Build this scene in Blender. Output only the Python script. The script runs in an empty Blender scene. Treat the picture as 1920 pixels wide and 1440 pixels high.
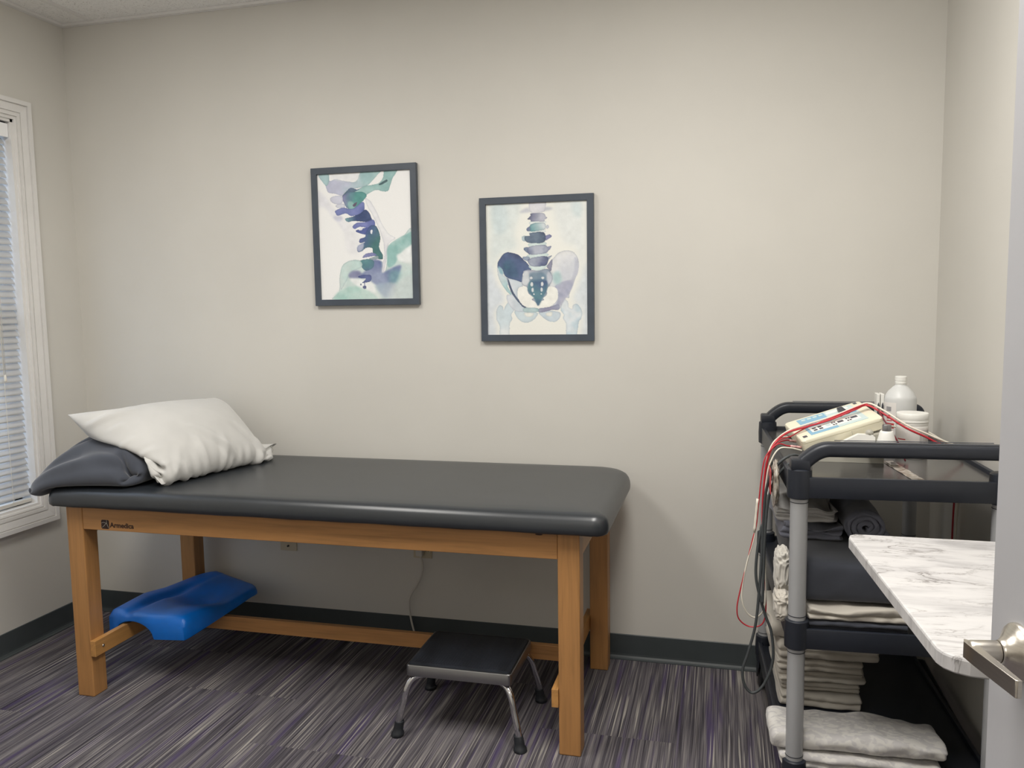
import bpy, bmesh, math, random
import numpy as np
from mathutils import Vector, Matrix, noise as mnoise

random.seed(7); rng = np.random.default_rng(7)
PI = math.pi
scene = bpy.context.scene
COL = scene.collection
V = Vector

# ------------------------------------------------------------------ helpers
MW = {}                                   # object -> world matrix (kept by hand)

def link(o):
    COL.objects.link(o)
    return o

def tag(o, label=None, cat=None, group=None, kind=None):
    if label: o['label'] = label
    if cat: o['category'] = cat
    if group: o['group'] = group
    if kind: o['kind'] = kind
    return o

def thing(name, label, cat, loc=(0, 0, 0), rotz=0.0, group=None, kind=None):
    o = link(bpy.data.objects.new(name, None))
    o.empty_display_size = 0.05
    o.location = loc
    o.rotation_euler = (0, 0, rotz)
    MW[o] = Matrix.Translation(loc) @ Matrix.Rotation(rotz, 4, 'Z')
    return tag(o, label, cat, group, kind)

def obj(name, bm, m, parent=None, smooth=False, local=False, subsurf=0, auto=None):
    """link a bmesh as one mesh object; geometry is in world space unless local"""
    if parent is not None and not local:
        bm.transform(MW[parent].inverted())
    bmesh.ops.recalc_face_normals(bm, faces=bm.faces[:])
    me = bpy.data.meshes.new(name)
    bm.to_mesh(me); bm.free()
    o = link(bpy.data.objects.new(name, me))
    for mm in (m if isinstance(m, (list, tuple)) else [m]):
        me.materials.append(mm)
    if smooth:
        for p in me.polygons: p.use_smooth = True
        if auto is not None:
            me.set_sharp_from_angle(angle=math.radians(auto))
    if parent is not None:
        o.parent = parent
        MW[o] = MW[parent].copy()
    else:
        MW[o] = Matrix.Identity(4)
    if subsurf:
        s = o.modifiers.new('smooth', 'SUBSURF'); s.levels = subsurf; s.render_levels = subsurf
    return o

def box(bm, x0, x1, y0, y1, z0, z1, bevel=0.0, seg=2):
    r = bmesh.ops.create_cube(bm, size=1.0)
    vs = r['verts']
    bmesh.ops.transform(bm, matrix=Matrix.Translation(((x0+x1)/2, (y0+y1)/2, (z0+z1)/2)) @
                        Matrix.Diagonal((abs(x1-x0), abs(y1-y0), abs(z1-z0), 1)), verts=vs)
    if bevel > 0:
        es = list({e for v in vs for e in v.link_edges})
        bmesh.ops.bevel(bm, geom=es, offset=bevel, segments=seg, affect='EDGES', profile=0.5, clamp_overlap=True)
    return bm

def B(*a, **k):
    return box(bmesh.new(), *a, **k)

def prism(bm, pts, z0, z1, axis='Z'):
    """extrude a 2D outline; axis Z: (x,y); Y: (x,z); X: (y,z)"""
    def mk(p, t):
        if axis == 'Z': return (p[0], p[1], t)
        if axis == 'Y': return (p[0], t, p[1])
        return (t, p[0], p[1])
    a = [bm.verts.new(mk(p, z0)) for p in pts]
    b = [bm.verts.new(mk(p, z1)) for p in pts]
    n = len(pts)
    bm.faces.new(a[::-1]); bm.faces.new(b)
    for i in range(n):
        j = (i+1) % n
        bm.faces.new((a[i], a[j], b[j], b[i]))
    return bm

def round_outline(x0, x1, y0, y1, rads, n=8):
    """rads: radii of corners (x0,y0),(x1,y0),(x1,y1),(x0,y1), ccw"""
    out = []
    cs = [(x0, y0, 1, 1, PI), (x1, y0, -1, 1, 1.5*PI), (x1, y1, -1, -1, 0), (x0, y1, 1, -1, 0.5*PI)]
    for (cx, cy, sx, sy, a0), r in zip(cs, rads):
        for k in range(n+1):
            a = a0 + 0.5*PI*k/n
            out.append((cx+sx*r+r*math.cos(a), cy+sy*r+r*math.sin(a)))
    return out

def inset_outline(pts, d):
    n = len(pts); out = []
    for i in range(n):
        p0 = V(pts[i-1]); p1 = V(pts[i]); p2 = V(pts[(i+1) % n])
        t = (p2-p0)
        if t.length < 1e-9: out.append(tuple(p1)); continue
        t.normalize()
        out.append((p1.x - t.y*d, p1.y + t.x*d))
    return out

def loft(bm, rings, close=True, cap0=True, cap1=True):
    vs = [[bm.verts.new(p) for p in r] for r in rings]
    n = len(vs[0])
    for a, b in zip(vs[:-1], vs[1:]):
        for i in range(n if close else n-1):
            j = (i+1) % n
            try: bm.faces.new((a[i], a[j], b[j], b[i]))
            except ValueError: pass
    if cap0: bm.faces.new(vs[0][::-1])
    if cap1: bm.faces.new(vs[-1])
    return bm

def lathe(bm, prof, c=(0, 0, 0), seg=40, sx=1.0, sy=1.0):
    """prof [(r,z)...] turned around a vertical axis at c"""
    rings = []
    for r, z in prof:
        r = max(r, 1e-4)
        rings.append([(c[0]+sx*r*math.cos(2*PI*i/seg), c[1]+sy*r*math.sin(2*PI*i/seg), c[2]+z) for i in range(seg)])
    return loft(bm, rings)

def catmull(pts, n=8, closed=False):
    pts = [V(p) for p in pts]
    m = len(pts); out = []
    rngk = range(m) if closed else range(m-1)
    for i in rngk:
        if closed:
            p0, p1, p2, p3 = pts[(i-1) % m], pts[i], pts[(i+1) % m], pts[(i+2) % m]
        else:
            p0, p1, p2, p3 = pts[max(i-1, 0)], pts[i], pts[i+1], pts[min(i+2, m-1)]
        for k in range(n):
            t = k/n
            out.append(0.5*((2*p1)+(p2-p0)*t+(2*p0-5*p1+4*p2-p3)*t*t+(3*p1-p0-3*p2+p3)*t**3))
    if not closed: out.append(pts[-1])
    return out

def tube(bm, pts, r, seg=10, sect=None, up=(0, 0, 1)):
    """sweep a circle (or a 2D section) along a polyline of Vectors"""
    pts = [V(p) for p in pts]
    n = len(pts); rings = []
    up = V(up)
    prev = None
    for i in range(n):
        t = (pts[min(i+1, n-1)]-pts[max(i-1, 0)]).normalized()
        if prev is None:
            a = t.cross(up)
            if a.length < 1e-4: a = t.cross(V((1, 0, 0)))
            a.normalize()
        else:
            a = prev - t*prev.dot(t); a.normalize()
        prev = a
        b = a.cross(t)
        rr = r[i] if isinstance(r, (list, tuple)) else r
        if sect is None:
            rings.append([pts[i]+a*rr*math.cos(2*PI*k/seg)+b*rr*math.sin(2*PI*k/seg) for k in range(seg)])
        else:
            rings.append([pts[i]+a*s[0]*rr+b*s[1]*rr for s in sect])
    return loft(bm, rings)

def wire(name, pts, r, m, parent=None, n=8, seg=8):
    return obj(name, tube(bmesh.new(), catmull(pts, n), r, seg), m, parent, smooth=True)

def cyl(bm, p0, p1, r, seg=20, r1=None):
    return tube(bm, [p0, p1], [r, r if r1 is None else r1], seg)

# ------------------------------------------------------------------ materials
def lin(c):
    return tuple(((v/255)/12.92 if v/255 <= 0.04045 else ((v/255+0.055)/1.055)**2.4) for v in c)

class NT:
    def __init__(s, name):
        s.m = bpy.data.materials.new(name); s.m.use_nodes = True
        s.t = s.m.node_tree; s.n = s.t.nodes; s.l = s.t.links
        s.p = s.n['Principled BSDF']
    def new(s, t, **k):
        n = s.n.new(t)
        for a, b in k.items(): setattr(n, a, b)
        return n
    def c(s, a, b): s.l.new(a, b)
    def coords(s, scale=(1, 1, 1), rot=(0, 0, 0)):
        tc = s.new('ShaderNodeTexCoord'); mp = s.new('ShaderNodeMapping')
        mp.inputs['Scale'].default_value = scale; mp.inputs['Rotation'].default_value = rot
        s.c(tc.outputs['Object'], mp.inputs['Vector'])
        return mp.outputs['Vector']
    def noise(s, vec, scale=5, detail=3, rough=0.5, dist=0.0):
        n = s.new('ShaderNodeTexNoise')
        n.inputs['Scale'].default_value = scale; n.inputs['Detail'].default_value = detail
        n.inputs['Roughness'].default_value = rough; n.inputs['Distortion'].default_value = dist
        if vec is not None: s.c(vec, n.inputs['Vector'])
        return n.outputs['Fac']
    def ramp(s, fac, stops, interp='LINEAR'):
        r = s.new('ShaderNodeValToRGB'); r.color_ramp.interpolation = interp
        e = r.color_ramp.elements
        while len(e) < len(stops): e.new(0.5)
        for el, (p, col) in zip(e, stops):
            el.position = p; el.color = (*lin(col), 1) if len(col) == 3 else col
        s.c(fac, r.inputs['Fac'])
        return r.outputs['Color']
    def mix(s, fac, a, b, mode='MIX'):
        m = s.new('ShaderNodeMix', data_type='RGBA', blend_type=mode)
        for i, v in ((0, fac), (6, a), (7, b)):
            if isinstance(v, (int, float)): m.inputs[i].default_value = v
            elif isinstance(v, tuple): m.inputs[i].default_value = (*lin(v), 1)
            else: s.c(v, m.inputs[i])
        return m.outputs[2]
    def math(s, op, a, b=0.0, c=0.0):
        m = s.new('ShaderNodeMath', operation=op)
        for i, v in enumerate((a, b, c)):
            if isinstance(v, (int, float)): m.inputs[i].default_value = v
            else: s.c(v, m.inputs[i])
        return m.outputs[0]
    def bump(s, h, strength=0.2, dist=0.002):
        b = s.new('ShaderNodeBump'); b.inputs['Strength'].default_value = strength
        b.inputs['Distance'].default_value = dist
        s.c(h, b.inputs['Height']); s.c(b.outputs['Normal'], s.p.inputs['Normal'])
    def set(s, **k):
        for a, b in k.items(): s.p.inputs[a.replace('_', ' ')].default_value = b
        return s

def simple(name, col, rough=0.5, metal=0.0, var=0.06, nscale=6.0, bump=None, stretch=(1, 1, 1), **k):
    """principled with a gentle procedural tone variation and optional bump"""
    s = NT(name)
    v = s.coords(stretch)
    f = s.noise(v, nscale, 3)
    lo = tuple(max(0, c*(1-var)) for c in col); hi = tuple(min(255, c*(1+var)) for c in col)
    s.c(s.ramp(f, [(0.3, lo), (0.7, hi)]), s.p.inputs['Base Color'])
    s.set(Roughness=rough, Metallic=metal, **k)
    if bump:
        s.bump(s.noise(s.coords(stretch), bump[0], 4), bump[1], bump[2] if len(bump) > 2 else 0.002)
    return s.m

M = {}
M['wall'] = simple('wall_paint', (210, 207, 200), 0.62, var=0.012, nscale=2.0, bump=(220, 0.06, 0.001))
M['hall'] = simple('hall_paint', (205, 200, 190), 0.7, var=0.02)
M['trim'] = simple('white_trim_paint', (226, 224, 221), 0.35, var=0.015)
M['baseboard'] = simple('rubber_cove_base', (66, 72, 74), 0.42, var=0.05)
M['door'] = simple('painted_door', (178, 178, 182), 0.42, var=0.01, bump=(300, 0.03, 0.001))
M['nickel'] = simple('satin_nickel', (206, 200, 190), 0.3, 1.0, var=0.03, stretch=(1, 1, 60), nscale=20)
M['chrome'] = simple('chrome', (205, 205, 208), 0.1, 1.0, var=0.02)
M['chrome_brushed'] = simple('brushed_steel', (150, 150, 152), 0.3, 1.0, var=0.04)
M['rubber'] = simple('black_rubber', (30, 33, 38), 0.55, var=0.1, nscale=30, bump=(90, 0.1, 0.001))
M['step_rubber'] = simple('ribbed_rubber_mat', (30, 33, 39), 0.42, var=0.3, nscale=9, bump=(160, 0.15, 0.001))
M['vinyl'] = simple('black_vinyl', (38, 42, 47), 0.33, var=0.05, nscale=8, bump=(260, 0.08, 0.0005), Specular_IOR_Level=0.75)
M['cart'] = simple('dark_moulded_plastic', (31, 35, 44), 0.42, var=0.06, nscale=10, bump=(300, 0.1, 0.0006))
M['grip_glint'] = simple('grip_ridges_painted_glint', (84, 88, 96), 0.35, var=0.04)  # ridges coloured lighter than the handle to stand for reflections on it
M['cart_deck'] = simple('smooth_dark_shelf_deck', (66, 65, 64), 0.2, var=0.05, nscale=6)
M['post'] = simple('anodised_aluminium', (172, 173, 175), 0.42, 0.25, var=0.03)
M['blue'] = simple('blue_dipped_foam', (6, 104, 196), 0.36, var=0.08, nscale=9, bump=(40, 0.06, 0.002))
M['cream'] = simple('cream_plastic', (228, 222, 200), 0.42, var=0.015)
M['greyplastic'] = simple('warm_grey_plastic', (168, 165, 155), 0.45, var=0.03)
M['darkplastic'] = simple('charcoal_plastic', (48, 52, 62), 0.45, var=0.06)
M['panelblue'] = simple('blue_keypad_film', (132, 178, 205), 0.4, var=0.02)
M['panelpale'] = simple('pale_keypad_film', (196, 214, 214), 0.4, var=0.02)
M['panelwhite'] = simple('white_keypad_film', (238, 238, 232), 0.4, var=0.01)
M['keydark'] = simple('dark_keys', (70, 72, 84), 0.45, var=0.05)
M['red'] = simple('red_lead_insulation', (188, 44, 56), 0.42, var=0.06)
M['darkred'] = simple('maroon_lead_insulation', (110, 30, 44), 0.45, var=0.06)
M['white_wire'] = simple('white_lead_insulation', (228, 222, 208), 0.42, var=0.03)
M['pinkwire'] = simple('ribbed_pink_sleeve', (226, 170, 168), 0.45, var=0.2, nscale=200)
M['grey_wire'] = simple('dark_grey_cable', (66, 70, 72), 0.5, var=0.06)
M['cord'] = simple('ivory_power_cord', (206, 202, 194), 0.45, var=0.03)
M['plate'] = simple('beige_wall_plate', (198, 188, 164), 0.4, var=0.02)
M['slot'] = simple('dark_socket_slot', (30, 28, 28), 0.6)
M['hdpe'] = simple('white_bottle_plastic', (232, 231, 226), 0.38, var=0.02, Subsurface_Weight=0.0)
M['bottle'] = simple('milky_bottle_plastic', (206, 207, 206), 0.4, var=0.03)
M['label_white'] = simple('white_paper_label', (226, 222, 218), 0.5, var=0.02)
M['label_red'] = simple('red_print', (186, 62, 66), 0.5, var=0.05)
M['label_grey'] = simple('grey_print', (150, 148, 150), 0.5, var=0.08, nscale=90)
M['label_dark'] = simple('dark_print', (60, 62, 70), 0.5)
M['grid'] = simple('white_ceiling_grid', (226, 224, 222), 0.45, var=0.01)
M['frame'] = simple('charcoal_picture_frame', (68, 76, 87), 0.42, var=0.05, nscale=14, bump=(60, 0.05, 0.001))
M['print_ink'] = simple('burnt_brand_mark', (44, 22, 20), 0.6)
M['blind'] = simple('white_blind_slats', (244, 244, 244), 0.45, var=0.02)
M['steelbolt'] = simple('zinc_bolt', (190, 185, 175), 0.3, 1.0)
M['lightmetal'] = simple('troffer_enamel', (230, 230, 228), 0.5)

def make_carpet():
    s = NT('striped_carpet_tiles')
    tc = s.new('ShaderNodeTexCoord')
    sx = s.new('ShaderNodeSeparateXYZ'); s.c(tc.outputs['Object'], sx.inputs[0])
    # plank tiles 0.46 wide, 0.92 long, staggered: every tile shifts the pattern
    tx = s.math('FLOOR', s.math('DIVIDE', sx.outputs[0], 0.457))
    ty = s.math('FLOOR', s.math('ADD', s.math('DIVIDE', sx.outputs[1], 0.914), s.math('MULTIPLY', tx, 0.333)))
    off = s.math('ADD', s.math('MULTIPLY', tx, 3.17), s.math('MULTIPLY', ty, 7.31))
    def vec(fx, fy, o):
        cb = s.new('ShaderNodeCombineXYZ')
        s.c(s.math('ADD', s.math('MULTIPLY', sx.outputs[0], fx), off), cb.inputs[0])
        s.c(s.math('ADD', s.math('MULTIPLY', sx.outputs[1], fy), s.math('MULTIPLY', off, 1.7)), cb.inputs[1])
        cb.inputs[2].default_value = o
        return cb.outputs[0]
    fine = s.noise(vec(300, 3.5, 0.0), 1.0, 2, 0.5)
    thread = s.noise(vec(190, 2.2, 9.0), 1.0, 1, 0.4)
    band = s.noise(vec(60, 1.3, 4.0), 1.0, 3, 0.55)
    purp = s.noise(vec(26, 1.1, 14.0), 1.0, 3, 0.6)
    loop = s.noise(vec(420, 420, 2.0), 1.0, 2, 0.6)
    base = s.ramp(s.math('ADD', s.math('MULTIPLY', fine, 0.45), s.math('MULTIPLY', band, 0.55)),
                  [(0.30, (52, 49, 56)), (0.46, (92, 88, 94)), (0.57, (128, 123, 125)), (0.72, (160, 155, 150))])
    pm = s.ramp(purp, [(0.53, (0, 0, 0)), (0.66, (255, 255, 255))])
    col = s.mix(s.math('MULTIPLY', pm, 0.7), base, (80, 66, 108))
    lm = s.ramp(thread, [(0.60, (0, 0, 0)), (0.65, (255, 255, 255))])
    lm2 = s.ramp(s.noise(vec(9, 2.0, 21.0), 1.0, 2), [(0.38, (60, 60, 60)), (0.6, (255, 255, 255))])
    col = s.mix(s.math('MULTIPLY', s.math('MULTIPLY', lm, lm2), 0.68), col, (202, 196, 186))
    dm = s.ramp(thread, [(0.33, (255, 255, 255)), (0.40, (0, 0, 0))])
    col = s.mix(s.math('MULTIPLY', dm, 0.6), col, (36, 32, 40))
    col = s.mix(s.math('MULTIPLY', loop, 0.35), col, (40, 38, 42), 'MULTIPLY')
    s.c(col, s.p.inputs['Base Color'])
    s.set(Roughness=0.95, Specular_IOR_Level=0.15)
    s.bump(s.math('ADD', loop, s.math('MULTIPLY', fine, 1.5)), 0.5, 0.003)
    return s.m
M['carpet'] = make_carpet()

def make_ceiling():
    s = NT('acoustic_ceiling_tile')
    v = s.coords()
    a = s.noise(v, 150, 3, 0.6); b = s.noise(v, 60, 4, 0.65)
    pit = s.ramp(a, [(0.32, (186, 183, 180)), (0.42, (240, 239, 237))])
    s.c(s.mix(s.ramp(b, [(0.35, (190, 190, 190)), (0.6, (255, 255, 255))]), (226, 225, 223), pit), s.p.inputs['Base Color'])
    s.set(Roughness=0.9)
    s.bump(s.math('ADD', a, b), 0.35, 0.003)
    return s.m
M['ceiling'] = make_ceiling()

def make_wood(name, base, axis):
    s = NT(name)
    sc = [14, 14, 14]; sc[axis] = 0.9
    v = s.coords(tuple(sc))
    g = s.noise(v, 3.0, 5, 0.55, 0.6)
    sc2 = [90, 90, 90]; sc2[axis] = 3
    h = s.noise(s.coords(tuple(sc2)), 2.0, 2, 0.5)
    f = s.math('ADD', s.math('MULTIPLY', g, 0.75), s.math('MULTIPLY', h, 0.25))
    d = tuple(c*0.87 for c in base); l = tuple(min(255, c*1.07) for c in base)
    s.c(s.ramp(f, [(0.3, d), (0.5, base), (0.72, l)]), s.p.inputs['Base Color'])
    s.set(Roughness=0.42)
    s.bump(h, 0.05, 0.001)
    return s.m
WOOD = (176, 128, 78)
M['wood_z'] = make_wood('maple_leg', WOOD, 2)
M['wood_x'] = make_wood('maple_rail', WOOD, 0)
M['wood_y'] = make_wood('maple_end_rail', (188, 138, 80), 1)

def make_marble():
    s = NT('marble_laminate')
    v = s.coords((1.3, 6.0, 1))
    base = s.ramp(s.noise(v, 3.2, 6, 0.6, 0.8), [(0.3, (168, 166, 167)), (0.5, (202, 200, 200)), (0.75, (210, 208, 207))])
    w = s.noise(s.coords((2.2, 7.0, 1), (0, 0, 0.16)), 2.4, 5, 0.62, 1.4)
    vein = s.math('ABSOLUTE', s.math('SUBTRACT', w, 0.5))
    vm = s.ramp(vein, [(0.0, (255, 255, 255)), (0.022, (110, 110, 110)), (0.06, (0, 0, 0))])
    msk = s.ramp(s.noise(s.coords((3, 5, 1)), 2.2, 3), [(0.42, (0, 0, 0)), (0.62, (255, 255, 255))])
    c = s.mix(s.math('MULTIPLY', s.math('MULTIPLY', vm, msk), 0.9), base, (104, 98, 96))
    s.c(c, s.p.inputs['Base Color'])
    s.set(Roughness=0.35)
    return s.m
M['marble'] = make_marble()

def fabric(name, col, var=0.08, weave=700, rough=0.9, pattern=None, sheen=0.2):
    s = NT(name)
    v = s.coords()
    f = s.noise(v, 9, 3)
    lo = tuple(c*(1-var) for c in col); hi = tuple(min(255, c*(1+var)) for c in col)
    c = s.ramp(f, [(0.3, lo), (0.7, hi)])
    if pattern:
        pf = s.noise(s.coords((1.0, 1.7, 1.0), (0, 0, 0.5)), 46, 2, 0.4, 0.6)
        c = s.mix(s.ramp(pf, [(0.46, (0, 0, 0)), (0.56, (255, 255, 255))]), c, pattern)
    s.c(c, s.p.inputs['Base Color'])
    s.set(Roughness=rough, Sheen_Weight=sheen, Sheen_Roughness=0.5)
    s.bump(s.noise(v, weave, 2), 0.12, 0.001)
    return s.m
M['pillow_light'] = fabric('pale_grey_microfibre', (197, 196, 193), 0.02, sheen=0.35)
M['pillow_dark'] = fabric('charcoal_microfibre', (62, 66, 76), 0.06, sheen=0.35)
M['terry_grey'] = fabric('grey_terry', (172, 170, 168), 0.12, 260)
M['terry_dark'] = fabric('slate_terry', (108, 110, 122), 0.15, 260)
M['sheet_char'] = fabric('charcoal_sheet', (54, 57, 66), 0.06)
M['sheet_tan'] = fabric('warm_grey_sheet', (184, 178, 168), 0.05)
M['sheet_cream'] = fabric('off_white_sheet', (190, 186, 178), 0.05)
M['sheet_pat'] = fabric('patterned_grey_sheet', (188, 185, 184), 0.03, pattern=(206, 203, 198))

def make_glass():
    s = NT('window_glass')
    s.c(s.ramp(s.noise(s.coords(), 1.5, 2), [(0.3, (236, 242, 246)), (0.7, (246, 250, 252))]), s.p.inputs['Base Color'])
    s.set(Roughness=0.02, Transmission_Weight=1.0, IOR=1.45, Alpha=0.35)
    return s.m
M['glass'] = make_glass()
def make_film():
    s = NT('translucent_film')
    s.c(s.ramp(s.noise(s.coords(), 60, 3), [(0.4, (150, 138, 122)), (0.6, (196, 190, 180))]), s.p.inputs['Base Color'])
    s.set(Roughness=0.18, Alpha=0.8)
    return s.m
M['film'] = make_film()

def emit(name, col, st):
    s = NT(name)
    s.set(Base_Color=(*lin(col), 1), Emission_Color=(*lin(col), 1), Emission_Strength=st)
    f = s.noise(s.coords(), 40, 2)
    s.c(s.ramp(f, [(0.3, tuple(c*0.97 for c in col)), (0.7, col)]), s.p.inputs['Emission Color'])
    return s.m

# ------------------------------------------------------------------ room
W, H, YF = 3.608, 2.696, -3.07
T = 0.12
def struct(name, bm, m, label, parent=None, **k):
    o = obj(name, bm, m, parent, **k)
    if parent is None: tag(o, label, name.split('_')[0], kind='structure')
    return o

struct('floor', B(-T, W+T, -5.3, T, -0.1, 0.0), M['carpet'], 'purple and grey streaked carpet tile floor')
ceil = struct('ceiling', B(-T, W+T, -5.3, T, H, H+0.1), M['ceiling'], 'white speckled acoustic tile ceiling')
bm = bmesh.new()
for gx in (0.175, 1.394, 2.613):
    box(bm, gx-0.012, gx+0.012, YF, 0, H-0.006, H+0.002)
for gy in (-0.62, -1.23, -1.84, -2.45):
    box(bm, 0, W, gy-0.012, gy+0.012, H-0.006, H+0.002)
obj('ceiling_grid', bm, M['grid'], ceil)
bm = bmesh.new()
box(bm, 0.0, W, -0.024, -0.0005, H-0.012, H-0.0005); box(bm, 0.0005, 0.024, YF, -0.024, H-0.012, H-0.0005)
box(bm, W-0.024, W-0.0005, YF, -0.024, H-0.012, H-0.0005)
struct('trim_1', bm, M['grid'], 'thin white metal edge strip where ceiling meets walls')

struct('wall_back', B(-T, W+T, 0, T, 0, H), M['wall'], 'long warm grey back wall with the two pictures')
# left wall with the window opening
wy0, wy1, wz0, wz1 = -1.30, -0.315, 0.592, 2.224
bm = bmesh.new()
box(bm, -T, 0, YF, wy0, 0, H); box(bm, -T, 0, wy1, 0, 0, H)
box(bm, -T, 0, wy0, wy1, 0, wz0); box(bm, -T, 0, wy0, wy1, wz1, H)
struct('wall_left', bm, M['wall'], 'warm grey side wall with the window')
struct('wall_right', B(W, W+T, YF, 0, 0, H), M['wall'], 'warm grey side wall behind the cart')
dx0, dx1, dz = 2.405, 3.385, 2.10
bm = bmesh.new()
box(bm, -T, dx0, YF-T, YF, 0, H); box(bm, dx1, W+T, YF-T, YF, 0, H); box(bm, dx0, dx1, YF-T, YF, dz, H)
struct('wall_front', bm, M['wall'], 'wall with the doorway the room is seen from')
bm = bmesh.new()
box(bm, 1.2, 1.3, -5.3, YF-T, 0, H); box(bm, W+0.02, W+T, -5.3, YF-T, 0, H); box(bm, 1.2, W+T, -5.4, -5.3, 0, H)
struct('wall_hall', bm, M['hall'], 'corridor walls outside the doorway')

# cove baseboards
def cove(L):           # profile in (out, z)
    return [(0, 0), (0.016, 0), (0.016, 0.003), (0.009, 0.007), (0.0045, 0.014), (0.0035, 0.022), (0.0035, 0.1), (0.002, 0.1022), (0, 0.1022)]
pr = cove(0)
bm = bmesh.new(); prism(bm, [(-o-0.0003, z) for o, z in pr], 0.004, W-0.004, 'X')
struct('baseboard_back', bm, M['baseboard'], 'dark grey rubber baseboard along the back wall')
bm = bmesh.new(); prism(bm, [(o+0.0003, z) for o, z in pr], YF+0.001, -0.004, 'Y')
struct('baseboard_left', bm, M['baseboard'], 'dark grey rubber baseboard under the window')
bm = bmesh.new(); prism(bm, [(W-o-0.0003, z) for o, z in pr], YF+0.001, -0.004, 'Y')
struct('baseboard_right', bm, M['baseboard'], 'dark grey rubber baseboard along the cart wall')

# window -----------------------------------------------------------------
win = thing('window_1', 'white cased window with closed blind in the side wall', 'window', (0, (wy0+wy1)/2, wz0), kind='structure')
def casing_ring(o0, o1, d0, d1):
    """a rectangular moulding ring between outsets o0..o1, height d0..d1 off the wall"""
    bm = bmesh.new()
    def r(o, x): return [(x, wy0-o, wz0-o), (x, wy1+o, wz0-o), (x, wy1+o, wz1+o), (x, wy0-o, wz1+o)]
    rings = [r(o1, 0.0005), r(o1, d1), r(o0, d0), r(o0, 0.0005)]
    vs = [[bm.verts.new(p) for p in q] for q in rings]
    for a, b in zip(vs, vs[1:]+vs[:1]):
        for i in range(4):
            j = (i+1) % 4
            bm.faces.new((a[i], a[j], b[j], b[i]))
    return bm
prof = [(0.0, 0.008, 0.012, 0.014), (0.008, 0.014, 0.010, 0.010), (0.014, 0.027, 0.017, 0.017), (0.027, 0.032, 0.012, 0.012),
        (0.032, 0.060, 0.017, 0.020), (0.060, 0.065, 0.016, 0.016), (0.065, 0.083, 0.025, 0.025)]
bm = bmesh.new()
for a, b_, c_, d_ in prof:
    t = casing_ring(a, b_, c_, d_)
    me = bpy.data.meshes.new('t'); t.to_mesh(me); t.free(); bm.from_mesh(me); bpy.data.meshes.remove(me)
obj('casing', bm, M['trim'], win)
bm = bmesh.new()
j = 0.012
box(bm, -T, 0.004, wy0-0.001, wy0+j, wz0, wz1); box(bm, -T, 0.004, wy1-j, wy1+0.001, wz0, wz1)
box(bm, -T, 0.004, wy0, wy1, wz1-j, wz1+0.001); box(bm, -T, 0.006, wy0, wy1, wz0-0.001, wz0+j)
obj('jamb', bm, M['trim'], win)
bm = bmesh.new()
sx0, sx1 = -0.105, -0.075
zm = 1.40
for z0, z1 in ((wz0+j, zm), (zm, wz1-j)):
    box(bm, sx0, sx1, wy0+j, wy0+j+0.04, z0, z1); box(bm, sx0, sx1, wy1-j-0.04, wy1-j, z0, z1)
    box(bm, sx0, sx1, wy0+j, wy1-j, z0, z0+0.04); box(bm, sx0, sx1, wy0+j, wy1-j, z1-0.04, z1)
sash = obj('sash', bm, M['trim'], win)
for z0, z1 in ((wz0+j+0.04, zm-0.04), (zm+0.04, wz1-j-0.04)):
    obj('pane', B(-0.092, -0.088, wy0+j+0.04, wy1-j-0.04, z0, z1), M['glass'], sash)

blind = thing('window_blind', 'white horizontal slat blind lowered inside the window', 'blind', (-0.045, -0.8, wz0+0.02))
by0, by1 = wy0+j+0.012, wy1-j-0.006
hz1 = wz1-j-0.001
obj('headrail', B(-0.060, -0.013, by0, by1, hz1-0.028, hz1, bevel=0.002), M['darkplastic'], blind)
bm = B(-0.0125, -0.006, by0, by1+0.004, hz1-0.062, hz1-0.006, bevel=0.002)
obj('valance', bm, M['blind'], blind)
bm = bmesh.new()
pitch = 0.0275; nsl = int((hz1-0.07-(wz0+0.045))/pitch)+1
for i in range(nsl):
    z = hz1-0.075-i*pitch
    tilt = math.radians(58+3*math.sin(i*1.7)+(2 if i > 38 else 0)*math.sin(i*5.1))
    w = 0.0165
    # slightly crowned slat, room edge down
    rows = []
    for k in range(5):
        s_ = -1+0.5*k
        dx = s_*w*math.cos(tilt); dzz = -s_*w*math.sin(tilt)
        crown = 0.0022*(1-s_*s_)
        rows.append((-0.034+dx+crown*math.sin(tilt), z+dzz+crown*math.cos(tilt)))
    for th in (0, ):
        a = [bm.verts.new((x, by0, zz)) for x, zz in rows]; b = [bm.verts.new((x, by1+0.002*math.sin(i*3.3), zz)) for x, zz in rows]
        for k in range(4): bm.faces.new((a[k], a[k+1], b[k+1], b[k]))
slats = obj('slats', bm, M['blind'], blind, smooth=True)
mod = slats.modifiers.new('thick', 'SOLIDIFY'); mod.thickness = 0.0007
obj('bottom_rail', B(-0.048, -0.020, by0, by1, wz0+0.018, wz0+0.034, bevel=0.003), M['cord'], blind)
bm = bmesh.new()
for cy in (by1-0.10, by0+0.12):
    for dx in (-0.0145, -0.0545):
        cyl(bm, (dx, cy, wz0+0.034), (dx, cy, hz1-0.03), 0.0008, 6)
obj('ladder_cord', bm, M['white_wire'], blind)
bm = bmesh.new()
for q in (0, 0.007):
    cyl(bm, (-0.009, by1-0.095-q, 1.17), (-0.009, by1-0.095-q, hz1-0.064), 0.0009, 6)
lathe(bm, [(0.001, 0.03), (0.004, 0.026), (0.0065, 0.004), (0.005, 0)], (-0.009, by1-0.0985, 1.14), 12)
obj('pull_cord', bm, M['white_wire'], blind, smooth=True)

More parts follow.
